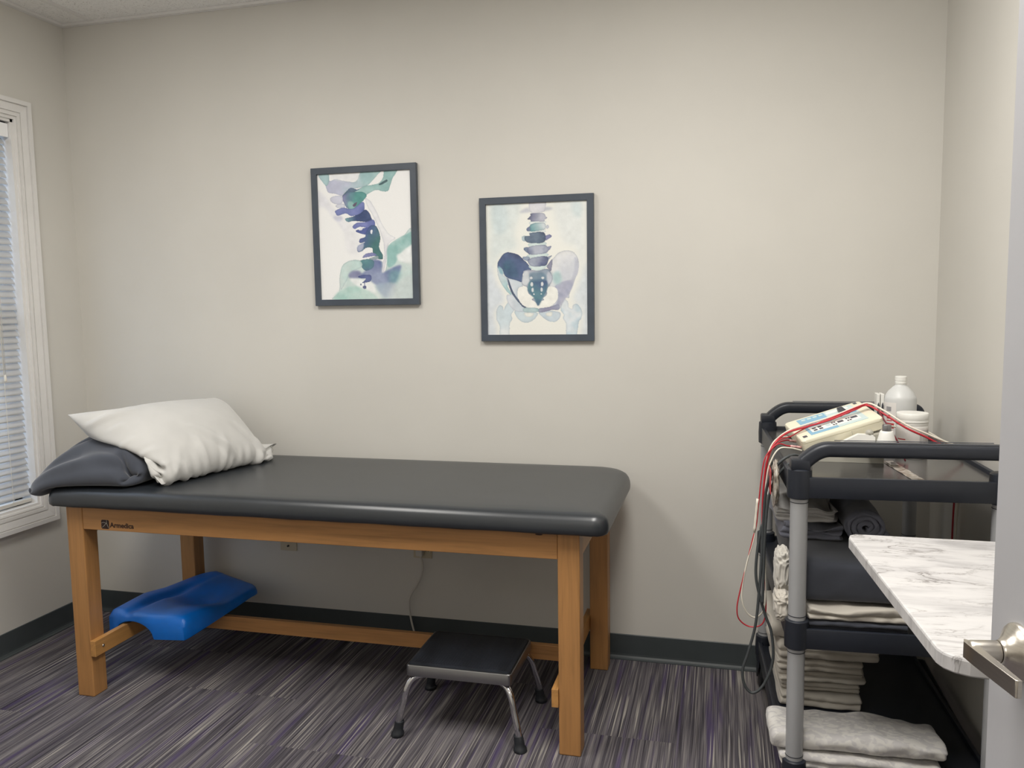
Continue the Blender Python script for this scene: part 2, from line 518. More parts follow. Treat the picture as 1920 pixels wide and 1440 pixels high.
# door ---------------------------------------------------------------------
# free edge (3.2,-2.1), hinge (3.36,-3.0); face towards -x
fe = V((3.2045, -2.100, 0)); hg = V((3.3665, -3.000, 0))
dd = (hg-fe).normalized(); dl = (hg-fe).length
ang = math.atan2(dd.y, dd.x)
door = thing('door_1', 'pale painted door standing open at the right with lever handle', 'door', (fe.x, fe.y, 0.012), ang, kind='structure')
# local: +x from free edge to hinge; local y: face towards room left
# visible face normal points to -x world; compute local sign
nrm = V((dd.y, -dd.x, 0))          # rotate dd by -90
sgn = -1.0                          # thickness goes to local +y; visible face at y=0 (normal -y local)
obj('door_leaf', B(0, dl, 0, 0.044, 0, 2.03, bevel=0.0015), M['door'], door, local=True)
hx, hzv = 0.066, 1.012
K = 0.86
bm = bmesh.new()
def ring(c, r, y, n=40): return [(c[0]+K*r*math.cos(2*PI*k/n), K*y, c[1]+K*r*math.sin(2*PI*k/n)) for k in range(n)]
c = (hx, hzv)
loft(bm, [ring(c, r, y) for r, y in ((0.039, -0.0002), (0.039, -0.004), (0.037, -0.007), (0.030, -0.012), (0.020, -0.019), (0.0165, -0.024), (0.0155, -0.026), (0.0155, -0.0275))])
handle = obj('door_handle', bm, M['nickel'], door, smooth=True, local=True, auto=35)
bm = bmesh.new()
loft(bm, [ring(c, r, y, 28) for r, y in ((0.0145, -0.028), (0.0150, -0.029), (0.0150, -0.062), (0.0135, -0.0655), (0.009, -0.0675))])
cyl(bm, (hx-0.006*K, -0.0455*K, hzv-0.0149*K), (hx-0.006*K, -0.045*K, hzv-0.0135*K), 0.0016, 10)
pts = [(-0.016, -0.066), (-0.008, -0.070), (0.02, -0.069), (0.110, -0.062), (0.112, -0.060), (0.112, -0.0545), (0.02, -0.056), (-0.006, -0.056)]
prism(bm, [(hx+p[0]*K, p[1]*K) for p in pts], hzv-0.012*K, hzv+0.011*K, 'Z')
lev = obj('lever', bm, M['nickel'], handle, smooth=True, local=True, auto=30)
b_ = lev.modifiers.new('bev', 'BEVEL'); b_.width = 0.0014; b_.segments = 2; b_.limit_method = 'ANGLE'
obj('latch_plate', B(-0.0008, 0.002, 0.010, 0.034, hzv-0.028, hzv+0.028, bevel=0.0005), M['nickel'], door, local=True)
bm = bmesh.new()
for z in (0.2, 1.0, 1.8):
    cyl(bm, (dl+0.006, -0.004, z), (dl+0.006, -0.004, z+0.09), 0.006, 12)
obj('hinge', bm, M['nickel'], door, local=True)
bm = bmesh.new()
box(bm, dx0, dx0+0.02, YF-T-0.005, YF+0.005, 0, dz); box(bm, dx1-0.02, dx1, YF-T-0.005, YF+0.005, 0, dz); box(bm, dx0, dx1, YF-T-0.005, YF+0.005, dz-0.02, dz)
struct('trim_2', bm, M['trim'], 'white door jamb lining around the doorway')

# ceiling lights (room pair out of view above the frame, corridor one added as fill) -----------------
def troffer(x, y, sx, sy, power, label, col=(1.0, 0.975, 0.93)):
    t = thing('ceiling_light', label, 'light', (x, y, H-0.001))
    bm = bmesh.new()
    f = 0.03; z0, z1 = H-0.014, H-0.0008
    box(bm, x-sx, x+sx, y-sy, y-sy+f, z0, z1); box(bm, x-sx, x+sx, y+sy-f, y+sy, z0, z1)
    box(bm, x-sx, x-sx+f, y-sy+f, y+sy-f, z0, z1); box(bm, x+sx-f, x+sx, y-sy+f, y+sy-f, z0, z1)
    obj('frame', bm, M['lightmetal'], t)
    obj('diffuser', B(x-sx+f, x+sx-f, y-sy+f, y+sy-f, H-0.006, H-0.001), emit('diffuser_glow', (255, 246, 230), 0.6), t)
    l = bpy.data.lights.new('troffer_lamp', 'AREA'); l.shape = 'RECTANGLE'; l.size = 2*(sx-f); l.size_y = 2*(sy-f)
    l.energy = power; l.color = col
    o = link(bpy.data.objects.new('troffer_lamp', l)); o.location = (x, y, H-0.018)
    return o
troffer(1.10, -1.72, 0.30, 0.60, 28, 'recessed ceiling light panel nearer the window')
troffer(2.78, -1.72, 0.30, 0.60, 40, 'recessed ceiling light panel nearer the cart')
troffer(2.60, -4.2, 0.30, 0.60, 26, 'unseen ceiling light panel added in the corridor')  # added lamp, never in view, lights the door face and near objects
wd = bpy.data.worlds.new('daylight'); scene.world = wd; wd.use_nodes = True
wd.node_tree.nodes['Background'].inputs[0].default_value = (0.62, 0.77, 1.0, 1)
wd.node_tree.nodes['Background'].inputs[1].default_value = 2.8

# ------------------------------------------------------------------ exam table
TX0, TX1, TY0, TY1 = 0.555, 2.453, -0.758, -0.057
LG = 0.07
ZB = 0.728
tab = thing('treatment_table', 'long wooden treatment table with black padded vinyl top against the back wall', 'table', ((TX0+TX1)/2, (TY0+TY1)/2, 0))
for lx in (TX0, TX1-LG):
    for ly in (TY0, TY1-LG):
        obj('leg', B(lx, lx+LG, ly, ly+LG, 0, ZB, bevel=0.004), M['wood_z'], tab)
AP = 0.089
apr = obj('apron', B(TX0+LG+0.0005, TX1-LG-0.0005, TY0+0.0015, TY0+0.028, ZB-AP, ZB, bevel=0.002), M['wood_x'], tab)
obj('apron', B(TX0+LG+0.0005, TX1-LG-0.0005, TY1-0.028, TY1-0.0015, ZB-AP, ZB, bevel=0.002), M['wood_x'], tab)
for x0 in (TX0+0.0015, TX1-0.028):
    obj('apron', B(x0, x0+0.0265, TY0+LG+0.0005, TY1-LG-0.0005, ZB-AP, ZB, bevel=0.002), M['wood_y'], tab)
# diagonal corner braces
for cx, s_ in ((TX1-0.030, -1), (TX0+0.030, 1)):
    for cy, q in ((TY1-LG, -1), (TY0+LG, 1)):
        bm = bmesh.new()
        prism(bm, [(cy, ZB-0.005), (cy, ZB-0.16), (cy+q*0.13, ZB-0.005)], cx-0.012, cx+0.012, 'X')
        obj('corner_brace', bm, M['wood_y'], tab)
ST0, ST1 = 0.158, 0.218
es = []
for x0, face in ((TX0+LG+0.0005, 1), (TX1-LG-0.0225, -1)):
    s_ = obj('end_stretcher', B(x0, x0+0.022, TY0-0.004, TY1+0.002, ST0, ST1, bevel=0.0015), M['wood_y'], tab)
    for by in (TY0+0.035, TY1-0.035):
        bm = bmesh.new()
        xf = x0+0.022 if face > 0 else x0
        loft(bm, [[(xf+face*h, by+r*math.cos(2*PI*k/16), (ST0+ST1)/2+r*math.sin(2*PI*k/16)) for k in range(16)] for r, h in ((0.0055, -0.001), (0.0055, 0.0015), (0.004, 0.0035), (0.0015, 0.0042))])
        obj('bolt', bm, M['steelbolt'], s_, smooth=True)
obj('long_stretcher', B(TX0+LG+0.0235, TX1-LG-0.0235, -0.421, -0.399, 0.155, 0.210, bevel=0.0015), M['wood_x'], tab)

# padded top
def cushion():
    bm = bmesh.new()
    base = round_outline(0.500, 2.545, -0.803, -0.022, (0.045, 0.05, 0.15, 0.10), 12)
    base = [tuple(p) for p in base]
    dens = []
    for i in range(len(base)):
        p, q = V(base[i]), V(base[(i+1) % len(base)])
        m_ = max(1, int((q-p).length/0.04))
        for k in range(m_): dens.append(tuple(p.lerp(q, k/m_)))
    rings = []
    prof = [(0.016, 0.0), (0.006, 0.001), (0.001, 0.008), (0.0, 0.020), (0.001, 0.034), (0.005, 0.047), (0.013, 0.058), (0.025, 0.0645), (0.045, 0.0675), (0.09, 0.069), (0.16, 0.0695)]
    cx, cy = 1.52, -0.41
    for ins, z in prof:
        ring_ = []
        for p in inset_outline(dens, ins) if ins < 0.03 else [(cx+(x-cx)*(1-ins/1.02), cy+(y-cy)*(1-ins/0.39)) for x, y in dens]:
            dzz = 0.0
            if z < 0.005: dzz = 0.0015*math.sin(p[0]*140)+0.001*math.sin(p[1]*170)
            ring_.append((p[0], p[1], ZB+0.0004+z+abs(dzz)))
        rings.append(ring_)
    loft(bm, rings)
    return bm
pad = obj('cushion', cushion(), M['vinyl'], tab, smooth=True)

# branded mark on the apron
def text_mesh(txt, size, ext, loc, rot, name, m, parent, bold=0.0):
    cu = bpy.data.curves.new('t', 'FONT'); cu.body = txt; cu.size = size; cu.extrude = ext; cu.offset = bold
    o = bpy.data.objects.new('t', cu); COL.objects.link(o)
    dg = bpy.context.evaluated_depsgraph_get()
    me = bpy.data.meshes.new_from_object(o.evaluated_get(dg))
    bm = bmesh.new(); bm.from_mesh(me)
    bpy.data.objects.remove(o); bpy.data.curves.remove(cu); bpy.data.meshes.remove(me)
    bm.transform(Matrix.Translation(loc) @ rot)
    return obj(name, bm, m, parent)
FRONT = Matrix.Rotation(PI/2, 4, 'X')
yl = TY0+0.0011
text_mesh('Armedica', 0.0255, 0.0003, (0.7415, yl, 0.6525), FRONT, 'lettering', M['print_ink'], apr, 0.0006)
bm = bmesh.new()
lx0, lz0, ls = 0.7045, 0.6455, 0.033
prism(bm, round_outline(lx0, lx0+ls, lz0, lz0+ls, (0.006,)*4, 6), yl-0.0003, yl+0.0003, 'Y')
emb = obj('emblem', bm, M['print_ink'], apr)
bm = bmesh.new()
def strip(bm, pts, w, y):
    P_ = catmull([(p[0], p[1], 0) for p in pts], 8)
    L_ = []; R_ = []
    for i in range(len(P_)):
        t = (P_[min(i+1, len(P_)-1)]-P_[max(i-1, 0)]).normalized(); nn = V((-t.y, t.x, 0))
        ww = w*(0.6+0.4*math.sin(PI*i/(len(P_)-1)))
        L_.append(P_[i]+nn*ww); R_.append(P_[i]-nn*ww)
    a = [bm.verts.new((p.x, y, p.y)) for p in L_]; b = [bm.verts.new((p.x, y, p.y)) for p in R_]
    for i in range(len(a)-1): bm.faces.new((a[i], a[i+1], b[i+1], b[i]))
ye = yl-0.0005
strip(bm, [(lx0+ls*0.70, lz0+ls), (lx0+ls*0.72, lz0+ls*0.6), (lx0+ls*0.93, lz0+ls*0.12)], 0.0011, ye)
strip(bm, [(lx0+ls*0.02, lz0+ls*0.62), (lx0+ls*0.35, lz0+ls*0.72), (lx0+ls*0.68, lz0+ls*0.60)], 0.0009, ye)
strip(bm, [(lx0+ls*0.10, lz0+ls*0.15), (lx0+ls*0.40, lz0+ls*0.38), (lx0+ls*0.70, lz0+ls*0.72)], 0.0009, ye)
obj('emblem_lines', bm, M['greyplastic'], apr)
bm = bmesh.new()
lathe(bm, [(0.0075, 0), (0.006, 0.0004), (0.001, 0.0005)], (0, 0, 0), 18, 1.6, 0.35)
bm.transform(Matrix.Translation((2.325, TY0+0.0012, 0.716)) @ FRONT)
obj('knot', bm, M['print_ink'], apr)

# ------------------------------------------------------------------ pillows (small cloth solver)
def pillow_sim(corners, W_, H_, nx, ny, zfun, pins, vol, flat_u=0.0, steps=120, iters=16, seed=1, thick0=0.05, grav=3.0, kp=9000.0, top_fn=None, hold=1.0, soft=0.02):
    """two welded cloth layers inflated to a target volume. corners P00,P10,P11,P01"""
    rg = np.random.default_rng(seed)
    u = np.linspace(0, 1, nx)[None, :, None]; v = np.linspace(0, 1, ny)[:, None, None]
    c = [np.array(p, float) for p in corners]
    base = (1-u)*(1-v)*c[0]+u*(1-v)*c[1]+u*v*c[2]+(1-u)*v*c[3]
    nrm_ = np.cross(c[1]-c[0], c[3]-c[0]); nrm_ /= np.linalg.norm(nrm_)
    dome = (4*u*(1-u)*4*v*(1-v))**0.5
    nz = rg.normal(0, 0.0012, (ny, nx, 1))
    Tt = base+nrm_*thick0*dome+nz*nrm_*np.minimum(dome*4, 1); Bt = base-nrm_*thick0*0.6*dome
    X = np.stack([Tt, Bt])              # 2,ny,nx,3
    Xp = X.copy()
    dx, dy = W_/(nx-1), H_/(ny-1); dg = math.hypot(dx, dy)
    border = np.zeros((ny, nx), bool); border[0] = border[-1] = True; border[:, 0] = border[:, -1] = True
    press = np.clip(((1-flat_u)-np.linspace(0, 1, nx))/0.05, 0, 1) if flat_u > 0 else np.ones(nx)
    dt = 1/50
    def con(A, Bv, r, k=1.0, only_long=False):
        d = Bv-A; L = np.linalg.norm(d, axis=-1, keepdims=True)+1e-9
        f = (L-r)/L*0.5*k
        if only_long: f = np.where(L < r, f, 0)
        return d*f
    def weld():
        m = (X[0]+X[1])*0.5
        X[0][border] = m[border]; X[1][border] = m[border]
    for s in range(steps):
        vel = (X-Xp)*0.93
        Xp = X.copy()
        # normals
        gx = np.gradient(X, axis=2); gy = np.gradient(X, axis=1)
        n_ = np.cross(gx, gy)
        n_[1] *= -1
        # volume by divergence
        vol_now = abs((X*n_).sum())/3.0
        kpress = max(0.0, 1-vol_now/vol)*kp
        acc = n_/(dx*dy)*kpress*0.02*press[None, None, :, None]
        acc[..., 2] -= grav
        X = X+vel+acc*dt*dt
        for it in range(iters):
            for a in (0, 1):
                d = con(X[:, :, a:-1:2], X[:, :, a+1::2], dx); X[:, :, a:-1:2] += d; X[:, :, a+1::2] -= d
                d = con(X[:, a:-1:2], X[:, a+1::2], dy); X[:, a:-1:2] += d; X[:, a+1::2] -= d
            for a in (0, 1):
                d = con(X[:, a:-1:2, :-1], X[:, a+1::2, 1:], dg, 0.45); X[:, a:-1:2, :-1] += d; X[:, a+1::2, 1:] -= d
                d = con(X[:, a:-1:2, 1:], X[:, a+1::2, :-1], dg, 0.45); X[:, a:-1:2, 1:] += d; X[:, a+1::2, :-1] -= d
            if it % 3 == 0:
                d = con(X[:, :, :-2], X[:, :, 2:], 2*dx, 0.10, True); X[:, :, :-2] += d; X[:, :, 2:] -= d
                d = con(X[:, :-2], X[:, 2:], 2*dy, 0.10, True); X[:, :-2] += d; X[:, 2:] -= d
            weld()
            for (iy, ix), tgt in pins.items():
                t_ = np.array(tgt, float)
                X[:, iy, ix] += (t_-X[:, iy, ix])*(0.6 if s < steps*hold else soft)
            zf = zfun(X[..., 0], X[..., 1])+0.003
            low = X[..., 2] < zf
            X[..., 2] = np.where(low, zf, X[..., 2])
            if top_fn is not None: X = top_fn(X)
        lowm = low[..., None]
        Xp = np.where(lowm, X-(X-Xp)*0.3, Xp)
    return X

def pillow_bm(X):
    ny, nx = X.shape[1:3]
    bm = bmesh.new()
    idx = {}
    for l in (0, 1):
        for j_ in range(ny):
            for i in range(nx):
                if l == 1 and (j_ in (0, ny-1) or i in (0, nx-1)):
                    idx[l, j_, i] = idx[0, j_, i]
                else:
                    idx[l, j_, i] = bm.verts.new(X[l, j_, i])
    for l in (0, 1):
        for j_ in range(ny-1):
            for i in range(nx-1):
                f = [idx[l, j_, i], idx[l, j_, i+1], idx[l, j_+1, i+1], idx[l, j_+1, i]]
                try: bm.faces.new(f if l == 0 else f[::-1])
                except ValueError: pass
    return bm

BEDZ = ZB+0.0725
def bedz(x, y):
    inside = (x > 0.495) & (x < 2.55) & (y > -0.81)
    z = np.where(inside, BEDZ, 0.2)
    edge = np.minimum(np.minimum(x-0.495, y+0.81), 0.05)
    return z-np.where(inside, 0.03*np.clip(1-edge/0.035, 0, 1)**2, 0)
nxp, nyp = 46, 58
def wallclamp(X):
    X[..., 1] = np.minimum(X[..., 1], -0.012); return X
XD = pillow_sim([(0.47, -0.80, 0.83), (0.80, -0.70, 0.83), (0.84, -0.08, 0.83), (0.42, -0.09, 0.85)], 0.48, 0.80, nxp, nyp, bedz,
                {(0, 0): (0.458, -0.815, 0.808), (0, nxp-1): (0.83, -0.68, 0.806), (nyp-1, nxp-1): (0.84, -0.08, 0.81), (nyp-1, 0): (0.40, -0.09, 0.83)},
                0.043, seed=3, thick0=0.13, top_fn=wallclamp)
# height field of the dark pillow
hg_n = 90
hx0, hx1, hy0, hy1 = 0.2, 1.3, -0.95, 0.1
hf = np.full((hg_n, hg_n), -1.0)
P_ = XD[0].reshape(-1, 3)
ix = np.clip(((P_[:, 0]-hx0)/(hx1-hx0)*(hg_n-1)).round().astype(int), 0, hg_n-1)
iy = np.clip(((P_[:, 1]-hy0)/(hy1-hy0)*(hg_n-1)).round().astype(int), 0, hg_n-1)
np.maximum.at(hf, (iy, ix), P_[:, 2])
for _ in range(2):
    pad_ = np.pad(hf, 1, constant_values=-1)
    nb = np.max([pad_[a:a+hg_n, b:b+hg_n] for a in range(3) for b in range(3)], axis=0)
    hf = np.where(hf < 0, nb, hf)
def darkz(x, y):
    fx = np.clip((x-hx0)/(hx1-hx0)*(hg_n-1), 0, hg_n-1.001); fy = np.clip((y-hy0)/(hy1-hy0)*(hg_n-1), 0, hg_n-1.001)
    a, b = fy.astype(int), fx.astype(int); ty, tx = fy-a, fx-b
    z = hf[a, b]*(1-ty)*(1-tx)+hf[a, b+1]*(1-ty)*tx+hf[a+1, b]*ty*(1-tx)+hf[a+1, b+1]*ty*tx
    return np.maximum(z+0.004, bedz(x, y))
PA, PB, PC, PD = (0.515, -0.70, 1.055), (0.953, -0.735, 0.806), (1.045, -0.085, 0.856), (0.655, -0.09, 1.085)
XL = pillow_sim([PA, PB, PC, PD], 0.575, 0.745, nxp, nyp, darkz,
                {(0, 0): PA, (0, nxp-1): PB, (nyp-1, nxp-1): PC, (nyp-1, 0): (0.665, -0.10, 1.05)}, 0.0265, flat_u=0.07, seed=5, thick0=0.09, grav=2.0, top_fn=wallclamp, hold=1.0, soft=0.25)
def creases(X, items):
    """soft directional folds: (u0, v0, du, dv, length, width, height) ridges on the top layer"""
    ny, nx = X.shape[1:3]
    gx = np.gradient(X[0], axis=1); gy = np.gradient(X[0], axis=0)
    n_ = np.cross(gx, gy); n_ /= np.linalg.norm(n_, axis=-1, keepdims=True)+1e-9
    u = np.linspace(0, 1, nx)[None, :]; v = np.linspace(0, 1, ny)[:, None]
    edge = np.clip(np.minimum(np.minimum(u, 1-u), np.minimum(v, 1-v))/0.03, 0, 1)
    d = np.zeros((ny, nx))
    for u0, v0, du, dv, L, w, h, bend in items:
        l = math.hypot(du, dv); du, dv = du/l, dv/l
        a = (u-u0)*du+(v-v0)*dv
        b = -(u-u0)*dv+(v-v0)*du-bend*a*a
        t = np.clip(a/L, 0, 1); inside = (a > -0.03) & (a < L)
        ww = w*(0.5+0.7*t)
        g = np.exp(-(b/ww)**2)-0.55*np.exp(-((b-1.7*ww)/ww)**2)
        d += np.where(inside, g*h*1.7*np.sin(np.pi*np.clip((a+0.03)/(L+0.03), 0, 1))**0.7, 0)
    X[0] += n_*(d*edge)[..., None]
    return X
rc = random.Random(4)
it = []
for k in range(15):                       # folds running up from the open hem
    v0 = 0.06+0.90*k/14+rc.uniform(-0.02, 0.02)
    it.append((0.93, v0, -1, 0.10+rc.uniform(-0.25, 0.25), rc.uniform(0.16, 0.42), rc.uniform(0.010, 0.019), rc.uniform(0.004, 0.010), rc.uniform(-0.5, 0.5)))
for k in range(5):                        # folds from the front edge
    it.append((0.30+0.12*k, 0.02, -0.15+0.3*rc.random(), 1, rc.uniform(0.10, 0.26), 0.015, rc.uniform(0.004, 0.009), rc.uniform(-1, 1)))
it.append((0.16, 0.02, 0.35, 1, 0.22, 0.028, 0.012, 0.6)); it.append((0.97, 0.03, -1, 0.8, 0.30, 0.02, 0.010, 0.3))
it.append((0.90, 0.90, -0.7, -0.5, 0.5, 0.02, 0.008, -0.3)); it.append((0.85, 0.62, -1, -0.45, 0.5, 0.022, 0.007, 0.3))
XL = creases(XL, it)
it = [(0.02, 0.04, 1, 0.10, 0.75, 0.022, 0.016, -0.10), (0.02, 0.05, 1, 0.30, 0.75, 0.030, 0.020, 0.05), (0.02, 0.07, 1, 0.55, 0.7, 0.034, 0.018, 0.15), (0.03, 0.12, 0.8, 1.0, 0.6, 0.036, 0.014, 0.2),
      (0.97, 0.04, -1, 0.25, 0.5, 0.024, 0.016, 0.2), (0.97, 0.06, -1, 0.55, 0.45, 0.028, 0.014, 0.3)]
XD = creases(XD, [(a_, b_, c_, d_, e_, f_*1.3, g_*0.55, h_) for a_, b_, c_, d_, e_, f_, g_, h_ in it])
p = thing('pillow', 'charcoal pillow slumped over the window end of the treatment table, under the pale one', 'pillow', (0.68, -0.4, BEDZ), group='pillows on the treatment table')
obj('pillowcase', pillow_bm(XD), M['pillow_dark'], p, smooth=True, subsurf=1)
p2 = thing('pillow', 'pale grey creased pillow propped at a slant on top of the charcoal one', 'pillow', (0.8, -0.4, BEDZ), group='pillows on the treatment table')
obj('pillowcase', pillow_bm(XL), M['pillow_light'], p2, smooth=True, subsurf=1)
ks = int(round((1-0.07)*(nxp-1)))
seam = [V(XL[0, j_, ks])+V((0.001, 0, 0.0015)) for j_ in range(1, nyp-1)]
obj('hem_seam', tube(bmesh.new(), seam, 0.0011, 6), M['greyplastic'], p2, smooth=True)

# ------------------------------------------------------------------ footstool
st = thing('step_stool', 'low chrome step stool with black rubber top in front of the treatment table', 'stool', (2.04, -0.592, 0))
sx0, sx1, sy0, sy1, sz = 1.860, 2.223, -0.742, -0.446, 0.240
fr = 0.014
bm = bmesh.new()
def rr(x0, x1, y0, y1, r, z, n=6): return [(a, b, z) for a, b in round_outline(x0, x1, y0, y1, (r,)*4, n)]
loft(bm, [rr(sx0, sx1, sy0, sy1, fr, sz-0.037), rr(sx0, sx1, sy0, sy1, fr, sz-0.003), rr(sx0+0.002, sx1-0.002, sy0+0.002, sy1-0.002, fr, sz),
          rr(sx0+0.008, sx1-0.008, sy0+0.008, sy1-0.008, 0.01, sz-0.001)], cap0=True, cap1=True)
obj('frame', bm, M['chrome_brushed'], st, smooth=True, auto=40)
bm = bmesh.new()
loft(bm, [rr(sx0+0.007, sx1-0.007, sy0+0.007, sy1-0.007, 0.01, sz-0.002), rr(sx0+0.007, sx1-0.007, sy0+0.007, sy1-0.007, 0.01, sz+0.003),
          rr(sx0+0.012, sx1-0.012, sy0+0.012, sy1-0.012, 0.008, sz+0.0045), rr(sx0+0.02, sx1-0.02, sy0+0.02, sy1-0.02, 0.006, sz+0.0038)])
for k in range(34):
    xx = sx0+0.026+k*(sx1-sx0-0.052)/33
    box(bm, xx-0.0018, xx+0.0018, sy0+0.024, sy1-0.024, sz+0.0034, sz+0.0046)
obj('tread', bm, M['step_rubber'], st)
for (fx, fy), (tx_, ty_) in zip([(1.832, -0.763), (2.258, -0.766), (2.253, -0.425), (1.825, -0.420)],
                                [(sx0+0.035, sy0+0.03), (sx1-0.035, sy0+0.03), (sx1-0.035, sy1-0.03), (sx0+0.035, sy1-0.03)]):
    f = V((fx, fy, 0)); t_ = V((tx_, ty_, 0)); d = f-t_
    path = [t_+d*-0.35+V((0, 0, sz-0.048)), t_+V((0, 0, sz-0.046)), t_+d*0.30+V((0, 0, sz-0.055)), t_+d*0.52+V((0, 0, sz-0.082)),
            t_+d*0.66+V((0, 0, sz-0.12)), t_+d*0.85+V((0, 0, 0.07)), t_+d*0.97+V((0, 0, 0.022))]
    lg_ = obj('leg', tube(bmesh.new(), catmull(path, 6), 0.0115, 16), M['chrome'], st, smooth=True)
    bm = bmesh.new()
    ax = (path[-1]-path[-2]).normalized()
    lathe(bm, [(0.0125, 0.052), (0.0155, 0.050), (0.0165, 0.030), (0.0175, 0.016), (0.0215, 0.012), (0.0220, 0.003), (0.0195, 0.0)], (fx, fy, 0), 24)
    bm.transform(Matrix.Translation((0, 0, 0)))
    for v_ in bm.verts:
        k = v_.co.z
        v_.co.x -= d.x*0.16*min(k, 0.052)/0.052*0.8; v_.co.y -= d.y*0.16*min(k, 0.052)/0.052*0.8
    obj('rubber_foot', bm, M['rubber'], lg_, smooth=True, auto=45)

# ------------------------------------------------------------------ blue bolster on the stretchers
def bolster():
    """saddle-like foam positioner: s along (near->far), q across (left->right)"""
    bm = bmesh.new()
    ns, nq = 34, 40
    def frame(s):
        yl_ = -0.585+0.525*s
        yr_ = -0.640+0.455*s
        xl = 0.560+0.10*max(0, (s-0.35)/0.65)**1.2
        xr = 0.935+0.075*s
        if s > 0.86:
            k = (s-0.86)/0.14
            xl += 0.05*k*k; xr -= 0.10*k*k
        return xl, yl_, xr, yr_
    def ztop(s, q):
        z = 0.268+0.012*s
        z += 0.030*math.exp(-((q-0.86)/0.20)**2)*math.exp(-(s/0.45)**2)*0.4
        z -= 0.022*math.exp(-((q-0.24)/0.06)**2)*math.exp(-((s-0.35)/0.38)**2)      # groove
        z -= 0.034*math.exp(-((q-0.62)/0.30)**2)*math.exp(-((s-0.52)/0.20)**2)+0.012*max(0, min(1, (s-0.35)/0.2))   # hollow to the back
        return z
    def zbot(s, q):
        # arch at the near end, thin plate at the far end
        arch = 0.176+0.052*max(0, 1-((q-0.34)/0.25)**2)**0.5 if abs(q-0.34) < 0.25 else 0.170
        if q > 0.58: arch += 0.020*((q-0.58)/0.42)
        flat = 0.222+0.012*s
        k = min(1, max(0, (s-0.05)/0.75))
        return arch*(1-k)+flat*k
    def edge(q):
        return min(1.0, min(q, 1-q)/0.07)
    rings = []
    for i in range(ns+1):
        s = i/ns
        xl, yl_, xr, yr_ = frame(s)
        es_ = min(1.0, min(s, 1-s)/0.06)
        top = []; bot = []
        for j_ in range(nq+1):
            q = j_/nq
            e = min(edge(q), es_)
            rnd = 1-math.sqrt(max(0, 1-(1-e)**2))
            zt, zb = ztop(s, q), zbot(s, q)
            h = zt-zb
            rt = min(0.03, h*0.45)
            top.append((xl+(xr-xl)*q, yl_+(yr_-yl_)*q, zt-rt*rnd))
            bot.append((xl+(xr-xl)*q, yl_+(yr_-yl_)*q, zb+min(0.008, h*0.3)*rnd))
        rings.append(top+bot[::-1])
    loft(bm, rings)
    return bm
bl = obj('positioning_bolster', bolster(), M['blue'], None, smooth=True, auto=50)
tag(bl, 'bright blue moulded foam bolster lying across the table stretchers', 'bolster')

# ------------------------------------------------------------------ wall plates and cord
pl = thing('wall_plate', 'beige cable plate on the back wall, left one under the table rail', 'outlet', (1.018, -0.001, 0.413))
obj('plate', B(0.978, 1.058, -0.006, -0.0003, 0.356, 0.474, bevel=0.002), M['plate'], pl)
bm = bmesh.new(); bmesh.ops.create_cone(bm, cap_ends=True, segments=16, radius1=0.0045, radius2=0.004, depth=0.008)
bm.transform(Matrix.Translation((1.018, -0.009, 0.378)) @ FRONT); obj('screw', bm, M['slot'], pl)
bm = bmesh.new(); bmesh.ops.create_cone(bm, cap_ends=True, segments=16, radius1=0.006, radius2=0.005, depth=0.012)
bm.transform(Matrix.Translation((1.018, -0.011, 0.415)) @ FRONT); obj('jack', bm, M['steelbolt'], pl)
pl = thing('power_outlet', 'beige power outlet with a white plug, right one under the table rail', 'outlet', (1.65, -0.001, 0.42))
obj('plate', B(1.608, 1.691, -0.006, -0.0003, 0.362, 0.478, bevel=0.002), M['plate'], pl)
for x in (1.633, 1.671):
    f = obj('socket_face', B(x-0.0165, x+0.0165, -0.0085, -0.0055, 0.372, 0.468, bevel=0.002), M['plate'], pl)
    for z in (0.392, 0.436):
        for dx in (-0.006, 0.006): obj('slot', B(x+dx-0.001, x+dx+0.001, -0.0092, -0.008, z, z+0.009), M['slot'], f)
cd = thing('plugged_cable', 'ivory cable hanging from the outlet behind the treatment table', 'cable', (1.62, -0.03, 0))
obj('plug', B(1.630, 1.660, -0.040, -0.009, 0.378, 0.420, bevel=0.005, seg=3), M['cord'], cd)
wire('cable', [(1.645, -0.026, 0.385), (1.656, -0.028, 0.345), (1.653, -0.03, 0.30), (1.632, -0.03, 0.255), (1.606, -0.03, 0.215), (1.592, -0.03, 0.175), (1.596, -0.03, 0.115),
               (1.609, -0.03, 0.055), (1.625, -0.034, 0.014), (1.68, -0.04, 0.006), (1.9, -0.045, 0.006), (2.20, -0.035, 0.006), (2.34, -0.04, 0.006)], 0.0042, M['cord'], cd)

